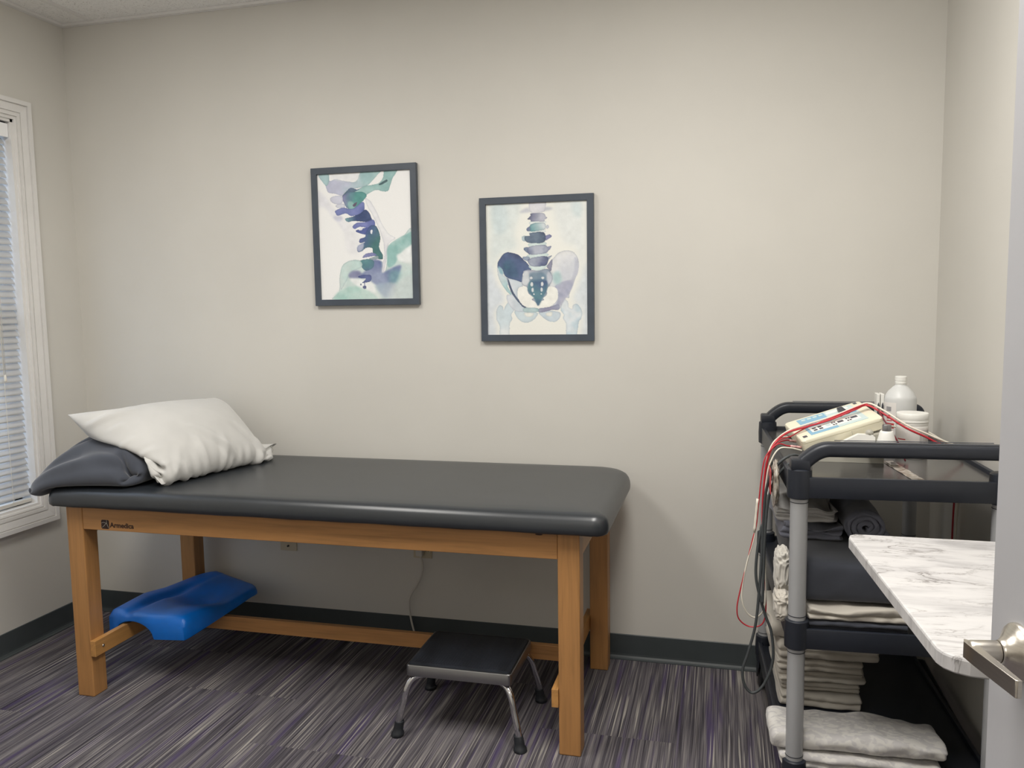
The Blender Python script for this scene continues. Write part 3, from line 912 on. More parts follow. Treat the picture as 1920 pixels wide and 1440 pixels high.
# ------------------------------------------------------------------ pictures
ART = (236, 324)
def paint(shapes, bg, quad, seed):
    """rasterise soft watercolour shapes to a (h,w,3) linear colour array; quad: inner corners TL,TR,BR,BL in sketch units"""
    w, h = ART
    rg = np.random.default_rng(seed)
    def fbm(f, s):
        out = np.zeros((h, w)); amp = 1
        for o in range(4):
            gx, gy = max(2, int(f*2**o)), max(2, int(f*1.35*2**o))
            g = rg.random((gy+2, gx+2))
            yy = np.linspace(0, gy, h); xx = np.linspace(0, gx, w)
            a = yy.astype(int); b = xx.astype(int); ty = (yy-a)[:, None]; tx = (xx-b)[None, :]
            ty = ty*ty*(3-2*ty); tx = tx*tx*(3-2*tx)
            g00 = g[np.ix_(a, b)]; g01 = g[np.ix_(a, b+1)]; g10 = g[np.ix_(a+1, b)]; g11 = g[np.ix_(a+1, b+1)]
            out += amp*((g00*(1-tx)+g01*tx)*(1-ty)+(g10*(1-tx)+g11*tx)*ty); amp *= 0.5
        return out/1.875
    # pixel -> sketch coords through the projective quad
    src = np.array([(0, 0), (1, 0), (1, 1), (0, 1)], float); dst = np.array(quad, float)
    A = []; bb = []
    for (x, y), (X, Y) in zip(src, dst):
        A.append([x, y, 1, 0, 0, 0, -x*X, -y*X]); bb.append(X)
        A.append([0, 0, 0, x, y, 1, -x*Y, -y*Y]); bb.append(Y)
    hm = np.linalg.solve(np.array(A), np.array(bb))
    uu, vv = np.meshgrid((np.arange(w)+0.5)/w, (np.arange(h)+0.5)/h)
    den = hm[6]*uu+hm[7]*vv+1
    SX = (hm[0]*uu+hm[1]*vv+hm[2])/den; SY = (hm[3]*uu+hm[4]*vv+hm[5])/den
    img = np.zeros((h, w, 3)); img[:] = np.array(bg, float)
    n1 = fbm(5, 0); n2 = fbm(9, 1); n3 = fbm(22, 2)
    wx = (fbm(14, 3)-0.5)*14; wy = (fbm(14, 4)-0.5)*14
    def blur(m, k):
        if k <= 0: return m
        ker = np.ones(2*k+1)/(2*k+1)
        for _ in range(2):
            m = np.apply_along_axis(lambda r_: np.convolve(np.pad(r_, k, mode='edge'), ker, 'valid'), 1, m)
            m = np.apply_along_axis(lambda r_: np.convolve(np.pad(r_, k, mode='edge'), ker, 'valid'), 0, m)
        return m
    for sh in shapes:
        pts, c0 = sh[0], np.array(sh[1], float)
        o = sh[2] if len(sh) > 2 else {}
        if o.get('ell'):
            cx, cy, rx, ry = pts
            m = ((((SX-cx)/rx)**2+((SY-cy)/ry)**2) < 1).astype(float)
        else:
            pp = [tuple(q)[:2] for q in catmull([(a, b, 0) for a, b in pts], 5, True)] if not o.get('hard') else pts
            m = np.zeros((h, w), bool)
            X_ = SX+wx*o.get('wob', 0.7); Y_ = SY+wy*o.get('wob', 0.7)
            for k in range(len(pp)):
                (x1, y1), (x2, y2) = pp[k], pp[(k+1) % len(pp)]
                if y1 == y2: continue
                cnd = ((y1 > Y_) != (y2 > Y_)) & (X_ < (x2-x1)*(Y_-y1)/(y2-y1)+x1)
                m ^= cnd
            m = m.astype(float)
        ms = blur(m, o.get('soft', 0)) if o.get('soft', 0) else m
        c1 = np.array(o.get('c1', c0*0.9+25), float)
        t = np.clip((n1-0.5)*3.2+0.5, 0, 1)
        if 'grad' in o:                                        # gradient direction in sketch space
            gx, gy, gx2, gy2 = o['grad']
            L2 = (gx2-gx)**2+(gy2-gy)**2
            t = np.clip(((SX-gx)*(gx2-gx)+(SY-gy)*(gy2-gy))/L2+(n2-0.5)*0.7, 0, 1)
        col = c0*(1-t[..., None])+c1*t[..., None]
        col = col+((n3-0.5)*22*o.get('tex', 1))[..., None]
        a = (o.get('a', 1.0)*ms*(0.88+0.12*n2))[..., None]
        img = img*(1-a)+col*a
        eg = o.get('edge', 0.35)
        if eg > 0 and not o.get('soft', 0):
            e = np.clip(m-blur(m, 2), 0, 1)*m
            img = img*(1-(eg*e*0.9)[..., None]*(1-np.array(o.get('ec', (70, 85, 115)), float)/255))
    img = np.clip(img, 0, 255)/255
    g_ = img.mean(axis=2, keepdims=True); img = np.clip(g_+(img-g_)*0.84, 0, 1)
    return np.where(img <= 0.04045, img/12.92, ((img+0.055)/1.055)**2.4)

def art_material(name):
    s = NT(name)
    at = s.new('ShaderNodeVertexColor'); at.layer_name = 'ink'
    f = s.noise(s.coords(), 400, 2)
    s.c(s.mix(0.06, at.outputs['Color'], s.ramp(f, [(0.4, (190, 190, 190)), (0.6, (255, 255, 255))]), 'MULTIPLY'), s.p.inputs['Base Color'])
    s.set(Roughness=0.5)
    return s.m

def picture(x0, x1, z0, z1, shapes, bg, quad, label, seed):
    t = thing('framed_picture', label, 'picture', ((x0+x1)/2, -0.011, z0), group='framed bone watercolours on the back wall')
    fw = 0.026; d = 0.022
    bm = bmesh.new()
    def r(o, y): return [(x0+o, y, z0+o), (x1-o, y, z0+o), (x1-o, y, z1-o), (x0+o, y, z1-o)]
    rings = [r(0, -0.0004), r(0, -d+0.001), r(0.001, -d), r(fw-0.001, -d), r(fw, -d+0.001), r(fw, -0.0004)]
    vs = [[bm.verts.new(p) for p in q] for q in rings]
    for a, b in zip(vs, vs[1:]+vs[:1]):
        for i in range(4):
            k = (i+1) % 4
            bm.faces.new((a[i], a[k], b[k], b[i]))
    obj('frame', bm, M['frame'], t)
    img = paint(shapes, bg, quad, seed)
    w, h = ART
    verts = []; faces = []
    xa, xb, za, zb = x0+fw-0.002, x1-fw+0.002, z0+fw-0.002, z1-fw+0.002
    for j_ in range(h):
        for i in range(w):
            verts.append((xa+(xb-xa)*i/(w-1), -0.013, zb+(za-zb)*j_/(h-1)))
    for j_ in range(h-1):
        for i in range(w-1):
            a = j_*w+i
            faces.append((a, a+w, a+w+1, a+1))
    me = bpy.data.meshes.new('print'); me.from_pydata([tuple(V(v_)-V(t.location)) for v_ in verts], [], faces)
    ca = me.color_attributes.new('ink', 'FLOAT_COLOR', 'POINT')
    buf = np.ones((w*h, 4), np.float32); buf[:, :3] = img.reshape(-1, 3)
    ca.data.foreach_set('color', buf.ravel())
    me.materials.append(art_material('watercolour_print'))
    o = link(bpy.data.objects.new('print', me)); o.parent = t
    return t

S1 = [
 ([(150, 330), (240, 380), (300, 470), (380, 560), (420, 700), (300, 560), (230, 480), (150, 470)], (224, 224, 232), {'soft': 3, 'a': .8}),
 ([(380, 590), (480, 640), (540, 760), (520, 900), (430, 860), (410, 720)], (232, 232, 236), {'soft': 5, 'a': .8}),
 ([(195, 170), (262, 170), (272, 240), (330, 225), (400, 243), (500, 250), (545, 170), (590, 135), (730, 140), (690, 195), (620, 272), (560, 300), (480, 315), (400, 375), (330, 360), (262, 345), (238, 285), (188, 220)],
  (186, 190, 216), {'c1': (160, 198, 198), 'grad': (330, 300, 600, 180), 'edge': .3}),
 ([(275, 205), (390, 190), (520, 180), (530, 230), (430, 245), (330, 232)], (232, 234, 238), {'soft': 3, 'a': .9}),
 ([(190, 175), (262, 172), (270, 240), (246, 288), (185, 215)], (168, 204, 208), {'c1': (140, 180, 188)}),
 ([(560, 150), (620, 140), (660, 200), (600, 260), (545, 230)], (150, 192, 196), {'soft': 3, 'a': .8}),
 ([(765, 130), (870, 130), (826, 230), (792, 328), (740, 338), (690, 326), (640, 345), (590, 378), (560, 425), (500, 420), (420, 405), (385, 385), (440, 335), (520, 318), (600, 285), (700, 268), (742, 215)],
  (134, 184, 182), {'c1': (176, 210, 206)}),
 ([(708, 274), (772, 234), (784, 248), (724, 282)], (48, 84, 92), {'edge': 0, 'wob': .3}),
 ([(388, 378), (420, 340), (460, 306), (522, 316), (560, 300), (500, 340), (420, 372)], (104, 110, 164), {'c1': (70, 110, 120)}),
 ([(388, 385), (440, 350), (560, 340), (602, 372), (572, 420), (532, 458), (490, 495), (440, 490), (408, 450)], (128, 128, 176), {'c1': (74, 150, 146), 'grad': (400, 400, 490, 430)}),
 ([(440, 430), (480, 430), (500, 480), (450, 492)], (130, 182, 178), {'soft': 1}),
 ([(482, 455), (520, 430), (508, 462), (490, 475)], (78, 60, 90), {'edge': 0}),
 ([(290, 388), (380, 378), (390, 440), (340, 450), (288, 428)], (186, 190, 216), {'c1': (206, 208, 226)}),
 ([(335, 457), (400, 448), (412, 480), (340, 482)], (208, 210, 224), {}),
 ([(330, 508), (400, 480), (470, 496), (530, 455), (572, 430), (588, 480), (560, 532), (470, 555), (420, 535), (350, 552), (332, 530)], (70, 90, 160), {'c1': (110, 122, 190)}),
 ([(310, 560), (380, 560), (385, 590), (350, 605)], (200, 202, 222), {'soft': 2}),
 ([(412, 582), (480, 560), (540, 535), (600, 498), (642, 570), (640, 602), (560, 605), (480, 600), (440, 610)], (110, 160, 170), {'c1': (44, 66, 120), 'grad': (420, 590, 510, 570)}),
 ([(478, 652), (510, 620), (600, 605), (662, 588), (678, 640), (660, 682), (600, 660), (540, 655), (500, 672)], (108, 118, 190), {'c1': (84, 100, 176)}),
 ([(508, 690), (570, 665), (645, 660), (655, 690), (640, 722), (560, 716)], (48, 70, 150), {'c1': (84, 96, 170)}),
 ([(535, 665), (568, 660), (560, 682), (540, 684)], (244, 244, 246), {'edge': 0, 'wob': .3}),
 ([(640, 640), (692, 650), (726, 740), (716, 830), (746, 900), (742, 942), (700, 932), (660, 885), (652, 845), (600, 838), (560, 870), (528, 872), (530, 820), (592, 790), (545, 795), (543, 762), (590, 740), (600, 690)],
  (70, 84, 156), {'c1': (58, 116, 118), 'grad': (560, 720, 680, 800)}),
 ([(528, 820), (580, 800), (570, 850), (532, 872)], (172, 178, 206), {'soft': 1}),
 ([(638, 685), (655, 680), (652, 715), (640, 712)], (240, 242, 246), {'edge': 0, 'wob': .3}),
 ([(568, 925), (600, 890), (660, 884), (695, 902), (640, 915), (590, 928)], (120, 126, 184), {}),
 ([(628, 932), (700, 908), (704, 936), (640, 946)], (150, 170, 176), {}),
 ([(590, 400), (640, 430), (700, 540), (745, 640), (800, 715), (858, 755), (800, 800), (785, 880), (772, 985), (748, 1080), (728, 1060), (742, 1000), (762, 880), (738, 740), (690, 620), (610, 470)], (222, 222, 230), {'c1': (240, 240, 242), 'a': .8}),
 ([(1010, 700), (1040, 1310), (350, 1310), (365, 1230), (372, 1100), (392, 1000), (450, 955), (552, 948), (600, 965), (640, 950), (735, 962), (742, 1010), (738, 1062), (772, 1040), (790, 900), (792, 825), (860, 768), (930, 730)],
  (196, 218, 214), {'c1': (222, 232, 228), 'edge': .3}),
 ([(1010, 700), (1010, 800), (920, 870), (850, 985), (790, 1005), (790, 840), (870, 765), (940, 727)], (140, 192, 188), {'c1': (188, 216, 212), 'soft': 1}),
 ([(870, 905), (920, 880), (1010, 820), (1020, 950), (940, 970), (885, 950)], (238, 242, 242), {'soft': 2}),
 ([(650, 950), (735, 962), (738, 1062), (775, 1050), (850, 1010), (910, 1000), (880, 1090), (840, 1180), (780, 1210), (690, 1170), (620, 1120), (560, 1110), (540, 1090), (600, 1040)], (92, 106, 162), {'c1': (140, 152, 190), 'soft': 2}),
 ([(800, 1060), (900, 1040), (880, 1150), (820, 1200)], (120, 170, 178), {'soft': 5, 'a': .8}),
 ([(548, 952), (655, 945), (665, 1010), (600, 1045), (556, 1000)], (76, 138, 142), {'c1': (96, 120, 160)}),
 ([(370, 1100), (392, 1000), (452, 957), (545, 952), (560, 1010), (470, 1060), (420, 1150), (380, 1210)], (192, 220, 216), {'c1': (214, 228, 224)}),
 ([(450, 1070), (500, 1040), (560, 1060), (540, 1110), (460, 1110)], (128, 132, 172), {'soft': 2}),
 ([(455, 1115), (550, 1120), (650, 1150), (690, 1240), (600, 1210), (520, 1180)], (240, 243, 242), {'soft': 2}),
 ([(540, 1090), (640, 1080), (645, 1135), (600, 1150), (570, 1150), (600, 1115), (545, 1110)], (70, 84, 150), {}),
 ([(575, 1190, 0, 0)][0] and (590, 1190, 16, 16), (72, 82, 138), {'ell': 1}),
 ((557, 1165, 6, 9), (72, 82, 128), {'ell': 1, 'edge': 0}),
 ([(586, 1150), (592, 1150), (592, 1180), (586, 1180)], (90, 98, 150), {'hard': 1, 'edge': 0, 'wob': 0}),
 ([(355, 1235), (480, 1180), (620, 1225), (700, 1310), (350, 1310)], (164, 210, 200), {'c1': (196, 222, 214), 'soft': 2}),
 ([(690, 1170), (860, 1160), (835, 1270), (760, 1280)], (176, 188, 202), {'c1': (160, 180, 200), 'soft': 3}),
 ([(860, 1160), (1040, 1080), (1040, 1310), (800, 1310)], (206, 216, 216), {'soft': 4, 'a': .7}),
]
Q1 = [(160, 182), (990, 137), (1028, 1297), (210, 1305)]
LB = (182, 200, 214)
S2 = [
 ([(190, 160), (460, 160), (400, 420), (420, 560), (250, 640), (170, 900), (190, 400)], (212, 224, 224), {'soft': 8, 'a': .8}),
 ([(760, 150), (1010, 130), (1010, 900), (960, 560), (860, 520), (800, 400)], (222, 228, 228), {'soft': 8, 'a': .8}),
 ([(200, 180), (320, 170), (340, 380), (240, 420)], (198, 216, 220), {'soft': 6, 'a': .8}),
 ([(920, 150), (1000, 150), (1000, 280), (930, 260)], (204, 220, 222), {'soft': 5, 'a': .8}),
 ([(150, 700), (240, 860), (310, 1020), (220, 1130), (240, 1335), (150, 1340)], (216, 224, 232), {'soft': 6}),
 ([(1070, 700), (985, 860), (930, 1020), (1010, 1130), (1000, 1340), (1070, 1340)], (216, 224, 230), {'soft': 6}),
 ([(450, 240), (520, 195), (545, 215), (690, 190), (750, 205), (690, 225), (545, 238)], (190, 194, 204), {'soft': 2}),
 ([(540, 140), (675, 140), (682, 190), (660, 235), (548, 238)], (212, 212, 220), {'c1': (226, 226, 230)}),
 ([(240, 1110), (265, 1070), (300, 1085), (302, 1110), (340, 1045), (390, 1050), (405, 1100), (372, 1150), (380, 1190), (358, 1235), (346, 1345), (272, 1345), (265, 1250), (238, 1190)], (206, 222, 230), {'c1': (228, 234, 238)}),
 ([(845, 1015), (880, 1040), (886, 1085), (915, 1100), (925, 1068), (965, 1063), (1007, 1130), (996, 1190), (975, 1220), (948, 1345), (868, 1345), (860, 1240), (833, 1190), (840, 1150), (812, 1110), (820, 1050)], (176, 206, 222), {'c1': (222, 230, 236)}),
 ([(400, 1120), (490, 1122), (600, 1135), (602, 1165), (550, 1212), (490, 1222), (430, 1190)], (198, 216, 224), {}),
 ([(620, 1132), (700, 1118), (802, 1130), (806, 1180), (770, 1217), (700, 1207), (640, 1165)], (196, 212, 224), {}),
 ([(490, 1135), (572, 1140), (552, 1170), (502, 1168)], (240, 240, 230), {'wob': .3}),
 ([(680, 1140), (736, 1128), (732, 1166), (695, 1166)], (240, 240, 230), {'wob': .3}),
 ([(880, 580), (942, 605), (977, 680), (972, 770), (940, 845), (895, 960), (890, 1005), (850, 1012), (800, 1105), (740, 1110), (622, 1132), (620, 1095), (720, 1080), (780, 1020), (792, 955), (765, 908), (712, 905), (740, 830), (728, 770), (688, 722), (750, 650), (800, 600)],
  (226, 227, 229), {'c1': (208, 212, 222), 'edge': .5}),
 ([(940, 640), (975, 690), (968, 780), (930, 850), (890, 930), (930, 780), (940, 700)], (188, 192, 208), {'soft': 1}),
 ([(762, 905), (830, 860), (925, 850), (892, 960), (820, 1060), (750, 1092), (790, 1005)], (142, 148, 182), {'c1': (184, 186, 206), 'soft': 1}),
 ([(740, 800), (800, 765), (825, 850), (770, 885)], (168, 204, 206), {'soft': 3}),
 ([(690, 720), (740, 660), (728, 760), (700, 740)], (140, 140, 166), {}),
 ([(620, 1098), (720, 1082), (790, 1060), (800, 1100), (740, 1112), (622, 1132)], (140, 140, 172), {'c1': (170, 178, 200)}),
 ([(250, 700), (285, 740), (300, 800), (345, 840), (340, 900), (385, 980), (345, 960), (300, 900), (265, 830), (246, 760)], (168, 206, 210), {'c1': (214, 224, 230)}),
 ([(335, 825), (470, 858), (474, 905), (442, 910), (426, 960), (442, 1030), (502, 1085), (602, 1093), (602, 1132), (520, 1122), (410, 1122), (345, 1050), (330, 980), (378, 965), (345, 890)], (216, 222, 230), {'c1': (200, 212, 222)}),
 ([(335, 835), (352, 850), (385, 940), (430, 1010), (500, 1083), (480, 1088), (415, 1020), (365, 940)], (66, 84, 116), {'edge': .2}),
 ([(350, 594), (420, 610), (470, 650), (556, 745), (492, 770), (472, 800), (472, 862), (410, 842), (338, 825), (308, 790), (285, 740), (252, 735), (250, 690), (280, 635), (310, 604)],
  (52, 62, 104), {'c1': (70, 92, 140), 'edge': .5}),
 ([(300, 690), (370, 660), (420, 740), (430, 820), (340, 815), (305, 770)], (66, 128, 142), {'c1': (64, 96, 130), 'soft': 3, 'a': .9}),
 ([(252, 720), (285, 740), (300, 790), (270, 780)], (130, 180, 196), {'soft': 1}),
 ([(482, 1095), (606, 1094), (606, 1132), (492, 1128)], (120, 172, 176), {'c1': (180, 206, 208)}),
 ([(428, 960), (442, 912), (500, 905), (530, 965), (600, 1075), (606, 1090), (502, 1083), (444, 1030)], (243, 242, 234), {'edge': 0, 'wob': .3}),
 ([(790, 955), (765, 910), (700, 905), (690, 965), (622, 1075), (622, 1094), (722, 1078), (780, 1020)], (243, 242, 234), {'edge': 0, 'wob': .3}),
 ([(480, 765), (530, 753), (610, 760), (690, 743), (730, 780), (742, 840), (715, 890), (692, 930), (688, 975), (655, 1000), (662, 1020), (632, 1035), (610, 1072), (588, 1040), (553, 1015), (578, 995), (528, 965), (513, 910), (472, 885), (470, 830), (482, 790)],
  (142, 158, 180), {'c1': (178, 182, 198), 'edge': .6}),
 ([(540, 850), (682, 845), (692, 930), (652, 1000), (612, 1070), (570, 1000), (520, 935)], (58, 80, 130), {'c1': (84, 134, 150), 'soft': 1}),
 ([(540, 780), (660, 780), (680, 850), (540, 850)], (92, 126, 150), {'soft': 2, 'a': .8}),
 ([(480, 780), (520, 768), (530, 850), (500, 890), (472, 870)], (212, 218, 222), {'soft': 1, 'a': .85}),
 ([(700, 770), (735, 800), (735, 850), (705, 880), (690, 820)], (206, 208, 218), {'soft': 1, 'a': .85}),
 ((550, 825, 13, 12), (244, 244, 242), {'ell': 1}), ((655, 825, 13, 12), (244, 244, 242), {'ell': 1}),
 ((556, 882, 13, 20), (244, 244, 242), {'ell': 1}), ((648, 880, 12, 20), (244, 244, 242), {'ell': 1}),
 ((563, 932, 11, 20), (244, 244, 242), {'ell': 1}), ((644, 930, 10, 20), (244, 244, 242), {'ell': 1}),
 ((575, 970, 6, 6), (244, 244, 242), {'ell': 1, 'edge': 0}), ((640, 968, 6, 6), (244, 244, 242), {'ell': 1, 'edge': 0}),
 ([(545, 320), (672, 316), (676, 332), (548, 345)], (226, 234, 232), {'edge': .2}),
 ([(548, 410), (670, 400), (672, 420), (546, 424)], (226, 234, 232), {'edge': .2}),
 ([(540, 512), (672, 502), (676, 532), (540, 540)], (206, 226, 224), {'edge': .3}),
 ([(530, 614), (690, 604), (690, 634), (532, 646)], (206, 226, 224), {'edge': .3}),
 ([(530, 715), (690, 708), (650, 752), (580, 758)], (208, 228, 226), {'edge': .3}),
 ([(515, 298), (545, 268), (550, 248), (660, 246), (684, 275), (696, 288), (672, 305), (670, 318), (555, 322), (545, 304)], (84, 90, 128), {'c1': (186, 188, 204), 'grad': (520, 290, 640, 280), 'edge': .5}),
 ([(512, 385), (545, 360), (552, 402), (520, 408)], (88, 106, 146), {}),
 ([(684, 365), (700, 348), (712, 370), (694, 388)], (204, 208, 220), {}),
 ([(550, 345), (670, 329), (682, 380), (665, 397), (555, 412), (546, 388)], (100, 158, 166), {'c1': (206, 216, 220), 'grad': (560, 380, 680, 370), 'edge': .5}),
 ([(468, 458), (500, 447), (502, 495), (474, 492)], (172, 194, 202), {}),
 ([(668, 455), (722, 438), (736, 460), (690, 487), (670, 482)], (112, 116, 168), {}),
 ([(496, 452), (540, 448), (546, 424), (666, 421), (672, 502), (546, 512), (500, 492)], (46, 60, 96), {'c1': (90, 112, 138), 'edge': .4}),
 ([(484, 557), (526, 552), (530, 600), (490, 582)], (86, 106, 142), {'c1': (150, 166, 190)}),
 ([(688, 552), (730, 538), (722, 570), (688, 582)], (124, 130, 168), {}),
 ([(530, 546), (682, 530), (692, 600), (535, 613)], (84, 96, 138), {'c1': (176, 182, 200), 'edge': .5}),
 ([(474, 640), (532, 633), (532, 672), (490, 667)], (140, 158, 184), {}),
 ([(688, 642), (737, 626), (702, 667), (690, 668)], (150, 162, 186), {}),
 ([(530, 652), (692, 635), (690, 706), (640, 722), (570, 724), (532, 702)], (78, 88, 130), {'c1': (160, 168, 190), 'edge': .5}),
]
Q2 = [(140, 162), (1062, 125), (1060, 1335), (158, 1335)]
picture(1.203, 1.669, 1.434, 2.004, S1, (243, 243, 242), Q1, 'framed watercolour of a neck spine in profile, the higher left picture', 11)
picture(1.932, 2.389, 1.283, 1.850, S2, (240, 240, 232), Q2, 'framed watercolour of a pelvis and lower spine, the lower right picture', 12)

# ------------------------------------------------------------------ marble-look counter on the right wall
CZ = 0.900
out = [(3.156, -1.262), (3.160, -1.243), (3.174, -1.231), (W-0.002, -1.236), (W-0.002, -1.905), (3.262, -1.905), (3.238, -1.902), (3.219, -1.893), (3.206, -1.879), (3.200, -1.862)]
bm = bmesh.new()
out = out[::-1]
def area2(o): return sum(o[i-1][0]*o[i][1]-o[i][0]*o[i-1][1] for i in range(len(o)))
if area2(out) < 0: out = out[::-1]
def rz(o, ins, z): return [(p[0], p[1], z) for p in inset_outline(o, ins)]
ct = thing('counter_top', 'white marble-look counter top with rounded corners beside the open door', 'counter', (3.42, -1.57, CZ-0.03))
loft(bm, [rz(out, 0.003, CZ-0.027), rz(out, 0.0, CZ-0.024), rz(out, 0.0, CZ-0.004), rz(out, 0.0012, CZ-0.001), rz(out, 0.004, CZ)])
obj('top', bm, M['marble'], ct)
bm = bmesh.new(); cyl(bm, (3.52, -1.84, 0.0), (3.52, -1.84, CZ-0.0268), 0.02, 24)
obj('leg', bm, M['post'], ct, smooth=True, auto=40)
for y in (-1.36, -1.78):
    bm = bmesh.new()
    prism(bm, [(W-0.002, CZ-0.0268), (W-0.22, CZ-0.0268), (W-0.22, CZ-0.040), (W-0.03, CZ-0.21), (W-0.002, CZ-0.21)], y-0.012, y+0.012, 'Y')
    obj('bracket', bm, M['darkplastic'], ct)

# ------------------------------------------------------------------ utility cart
CA = math.atan2(0.038, 0.83)           # far end leans a little to the left
cart = thing('utility_cart', 'dark three-shelf utility cart with grey metal posts in the right corner', 'cart', (3.071, -1.0, 0), CA)
CW, CL = 0.478, 0.832
PR = 0.0222
posts = [(0, 0), (CW, 0), (CW, CL), (0, CL)]
lev_ = [(0.925, 1.003), (0.524, 0.602), (0.139, 0.217)]
for px, py in posts:
    bm = bmesh.new()
    for (a0, a1), (b0, b1) in zip(lev_[:-1], lev_[1:]):
        cyl(bm, (px, py, b1-0.02), (px, py, a0+0.02), PR, 24)
    po = obj('post', bm, M['post'], cart, smooth=True, local=True, auto=40)
    for (a0, a1), (b0, b1) in zip(lev_[:-1], lev_[1:]):
        for z in (a0-0.0115, b1+0.009):
            bm = bmesh.new()
            lathe(bm, [(PR-0.001, 0), (PR+0.0009, 0.0004), (PR+0.0009, 0.0018), (PR-0.001, 0.0022)], (px, py, z), 24)
            obj('locking_ring', bm, M['cart'], po, local=True)
CO = 0.0305
def shelf(z0, z1, deck):
    s_ = bmesh.new()
    # collars
    for px, py in posts:
        lathe(s_, [(CO-0.004, 0), (CO, 0.003), (CO+0.001, (z1-z0)*0.5), (CO-0.0005, z1-z0-0.003), (CO-0.005, z1-z0)], (px, py, z0), 28)
    r0, r1 = z0+0.004, z1-0.020
    t_ = 0.012
    e = 0.022
    box(s_, 0.01, CW-0.01, -e, -e+t_, r0, r1, bevel=0.002); box(s_, 0.01, CW-0.01, CL+e-t_, CL+e, r0, r1, bevel=0.002)
    box(s_, -e, -e+t_, 0.01, CL-0.01, r0, r1, bevel=0.002); box(s_, CW+e-t_, CW+e, 0.01, CL-0.01, r0, r1, bevel=0.002)
    o = obj('shelf', s_, M['cart'], cart, smooth=True, local=True, auto=35)
    dk = bmesh.new()
    dz_ = r1-0.012
    out_ = [(p[0], p[1]) for p in round_outline(-e+t_-0.001, CW+e-t_+0.001, -e+t_-0.001, CL+e-t_+0.001, (0.05,)*4, 4)]
    prism(dk, out_, dz_-0.006, dz_)
    obj('deck', dk, deck, o, local=True)
    return dz_
DZ = [shelf(*l, m_) for l, m_ in zip(lev_, (M['cart_deck'], M['cart'], M['cart']))]
# end handles
def handle_end(y, side):
    bm = bmesh.new()
    sec = [(math.copysign(abs(math.cos(a))**0.6, math.cos(a))*0.019, math.copysign(abs(math.sin(a))**0.6, math.sin(a))*0.0235) for a in [2*PI*k/20 for k in range(20)]]
    zt = 1.0535
    path = [(0.004, y, 0.995), (0.006, y, 1.012), (0.018, y, 1.027), (0.040, y, 1.044), (0.062, y, 1.0525), (0.085, y, zt), (0.12, y, zt), (CW-0.12, y, zt), (CW-0.02, y, zt),
            (CW+0.004, y, 1.0525), (CW+0.014, y, 1.046), (CW+0.018, y, 1.034), (CW+0.018, y, 1.018), (CW+0.016, y, 0.997)]
    tube(bm, catmull(path, 4), 1.0, sect=sec, up=(0, 1, 0))
    box(bm, -0.024, 0.024, y-0.024, y+0.024, 0.998, 1.030, bevel=0.006)
    box(bm, CW-0.004, CW+0.036, y-0.024, y+0.024, 0.998, 1.024, bevel=0.006)
    hdl = obj('push_handle', bm, M['cart'], cart, smooth=True, local=True, auto=40)
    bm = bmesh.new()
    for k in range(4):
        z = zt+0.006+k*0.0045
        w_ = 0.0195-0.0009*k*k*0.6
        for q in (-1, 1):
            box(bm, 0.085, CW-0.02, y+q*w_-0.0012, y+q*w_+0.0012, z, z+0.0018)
    obj('grip_ridges', bm, M['grip_glint'], hdl, local=True)
    return hdl
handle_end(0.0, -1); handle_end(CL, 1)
for px, py in posts:
    bm = bmesh.new()
    lathe(bm, [(0.012, 0.115), (0.026, 0.118), (0.028, 0.14), (0.012, 0.142)], (px, py, 0), 20)
    for q in (-1, 1):
        prism(bm, [(py-0.018, 0.122), (py+0.02, 0.122), (py+0.052, 0.058), (py+0.052, 0.040), (py+0.032, 0.040), (py-0.018, 0.095)], px+q*0.020-0.002, px+q*0.020+0.002, 'X')
    cs = obj('caster', bm, M['cart'], cart, local=True)
    bm = bmesh.new()
    tube(bm, [V((px-0.0145, py+0.04, 0.0535)), V((px-0.012, py+0.04, 0.0535)), V((px+0.012, py+0.04, 0.0535)), V((px+0.0145, py+0.04, 0.0535))], [0.046, 0.053, 0.053, 0.046], 28)
    obj('wheel', bm, M['rubber'], cs, smooth=True, local=True, auto=40)

# ------------------------------------------------------------------ things on the cart top
CT = DZ[0]
BLc = V((3.097, -0.75, 1.031)); BRc = V((3.317, -0.714, 1.101)); TLc = V((3.059, -0.565, 1.055))
U = (BRc-BLc); la = U.length; U.normalize(); Vv = (TLc-BLc); Vv = Vv-U*Vv.dot(U); lb = Vv.length; Vv.normalize(); N = U.cross(Vv).normalized()
DM = Matrix((( U.x, Vv.x, N.x, BLc.x), (U.y, Vv.y, N.y, BLc.y), (U.z, Vv.z, N.z, BLc.z), (0, 0, 0, 1)))
dev = thing('therapy_unit', 'cream electrotherapy unit with blue keypad tilted up on the cart top', 'medical device', (3.2, -0.66, CT+0.001))
def dobj(name, bm, m, parent=dev, **k):
    bm.transform(DM); return obj(name, bm, m, parent, **k)
bm = bmesh.new()
def rrd(ins, z, r=0.012): return [(a, b, z) for a, b in round_outline(ins, la-ins, ins, lb-ins, (r,)*4, 5)]
loft(bm, [rrd(0.004, -0.036), rrd(0.0, -0.033), rrd(0.0, -0.0125), rrd(0.0015, -0.012), rrd(0.0015, -0.011), rrd(0.0, -0.0105), rrd(0.0, -0.004), rrd(0.002, -0.001), rrd(0.005, 0.0)])
dobj('housing', bm, M['cream'], smooth=True, auto=35)
def panel(name, x0, x1, y0, y1, z, m, h=0.0006, par=dev):
    return dobj(name, B(x0*la, x1*la, y0*lb, y1*lb, z, z+h), m, par)
kp_ = panel('keypad', 0.15, 0.86, 0.12, 0.92, 0.0001, M['panelblue'])
panel('keypad_field', 0.50, 0.86, 0.12, 0.92, 0.0007, M['panelpale'], 0.0003, kp_)
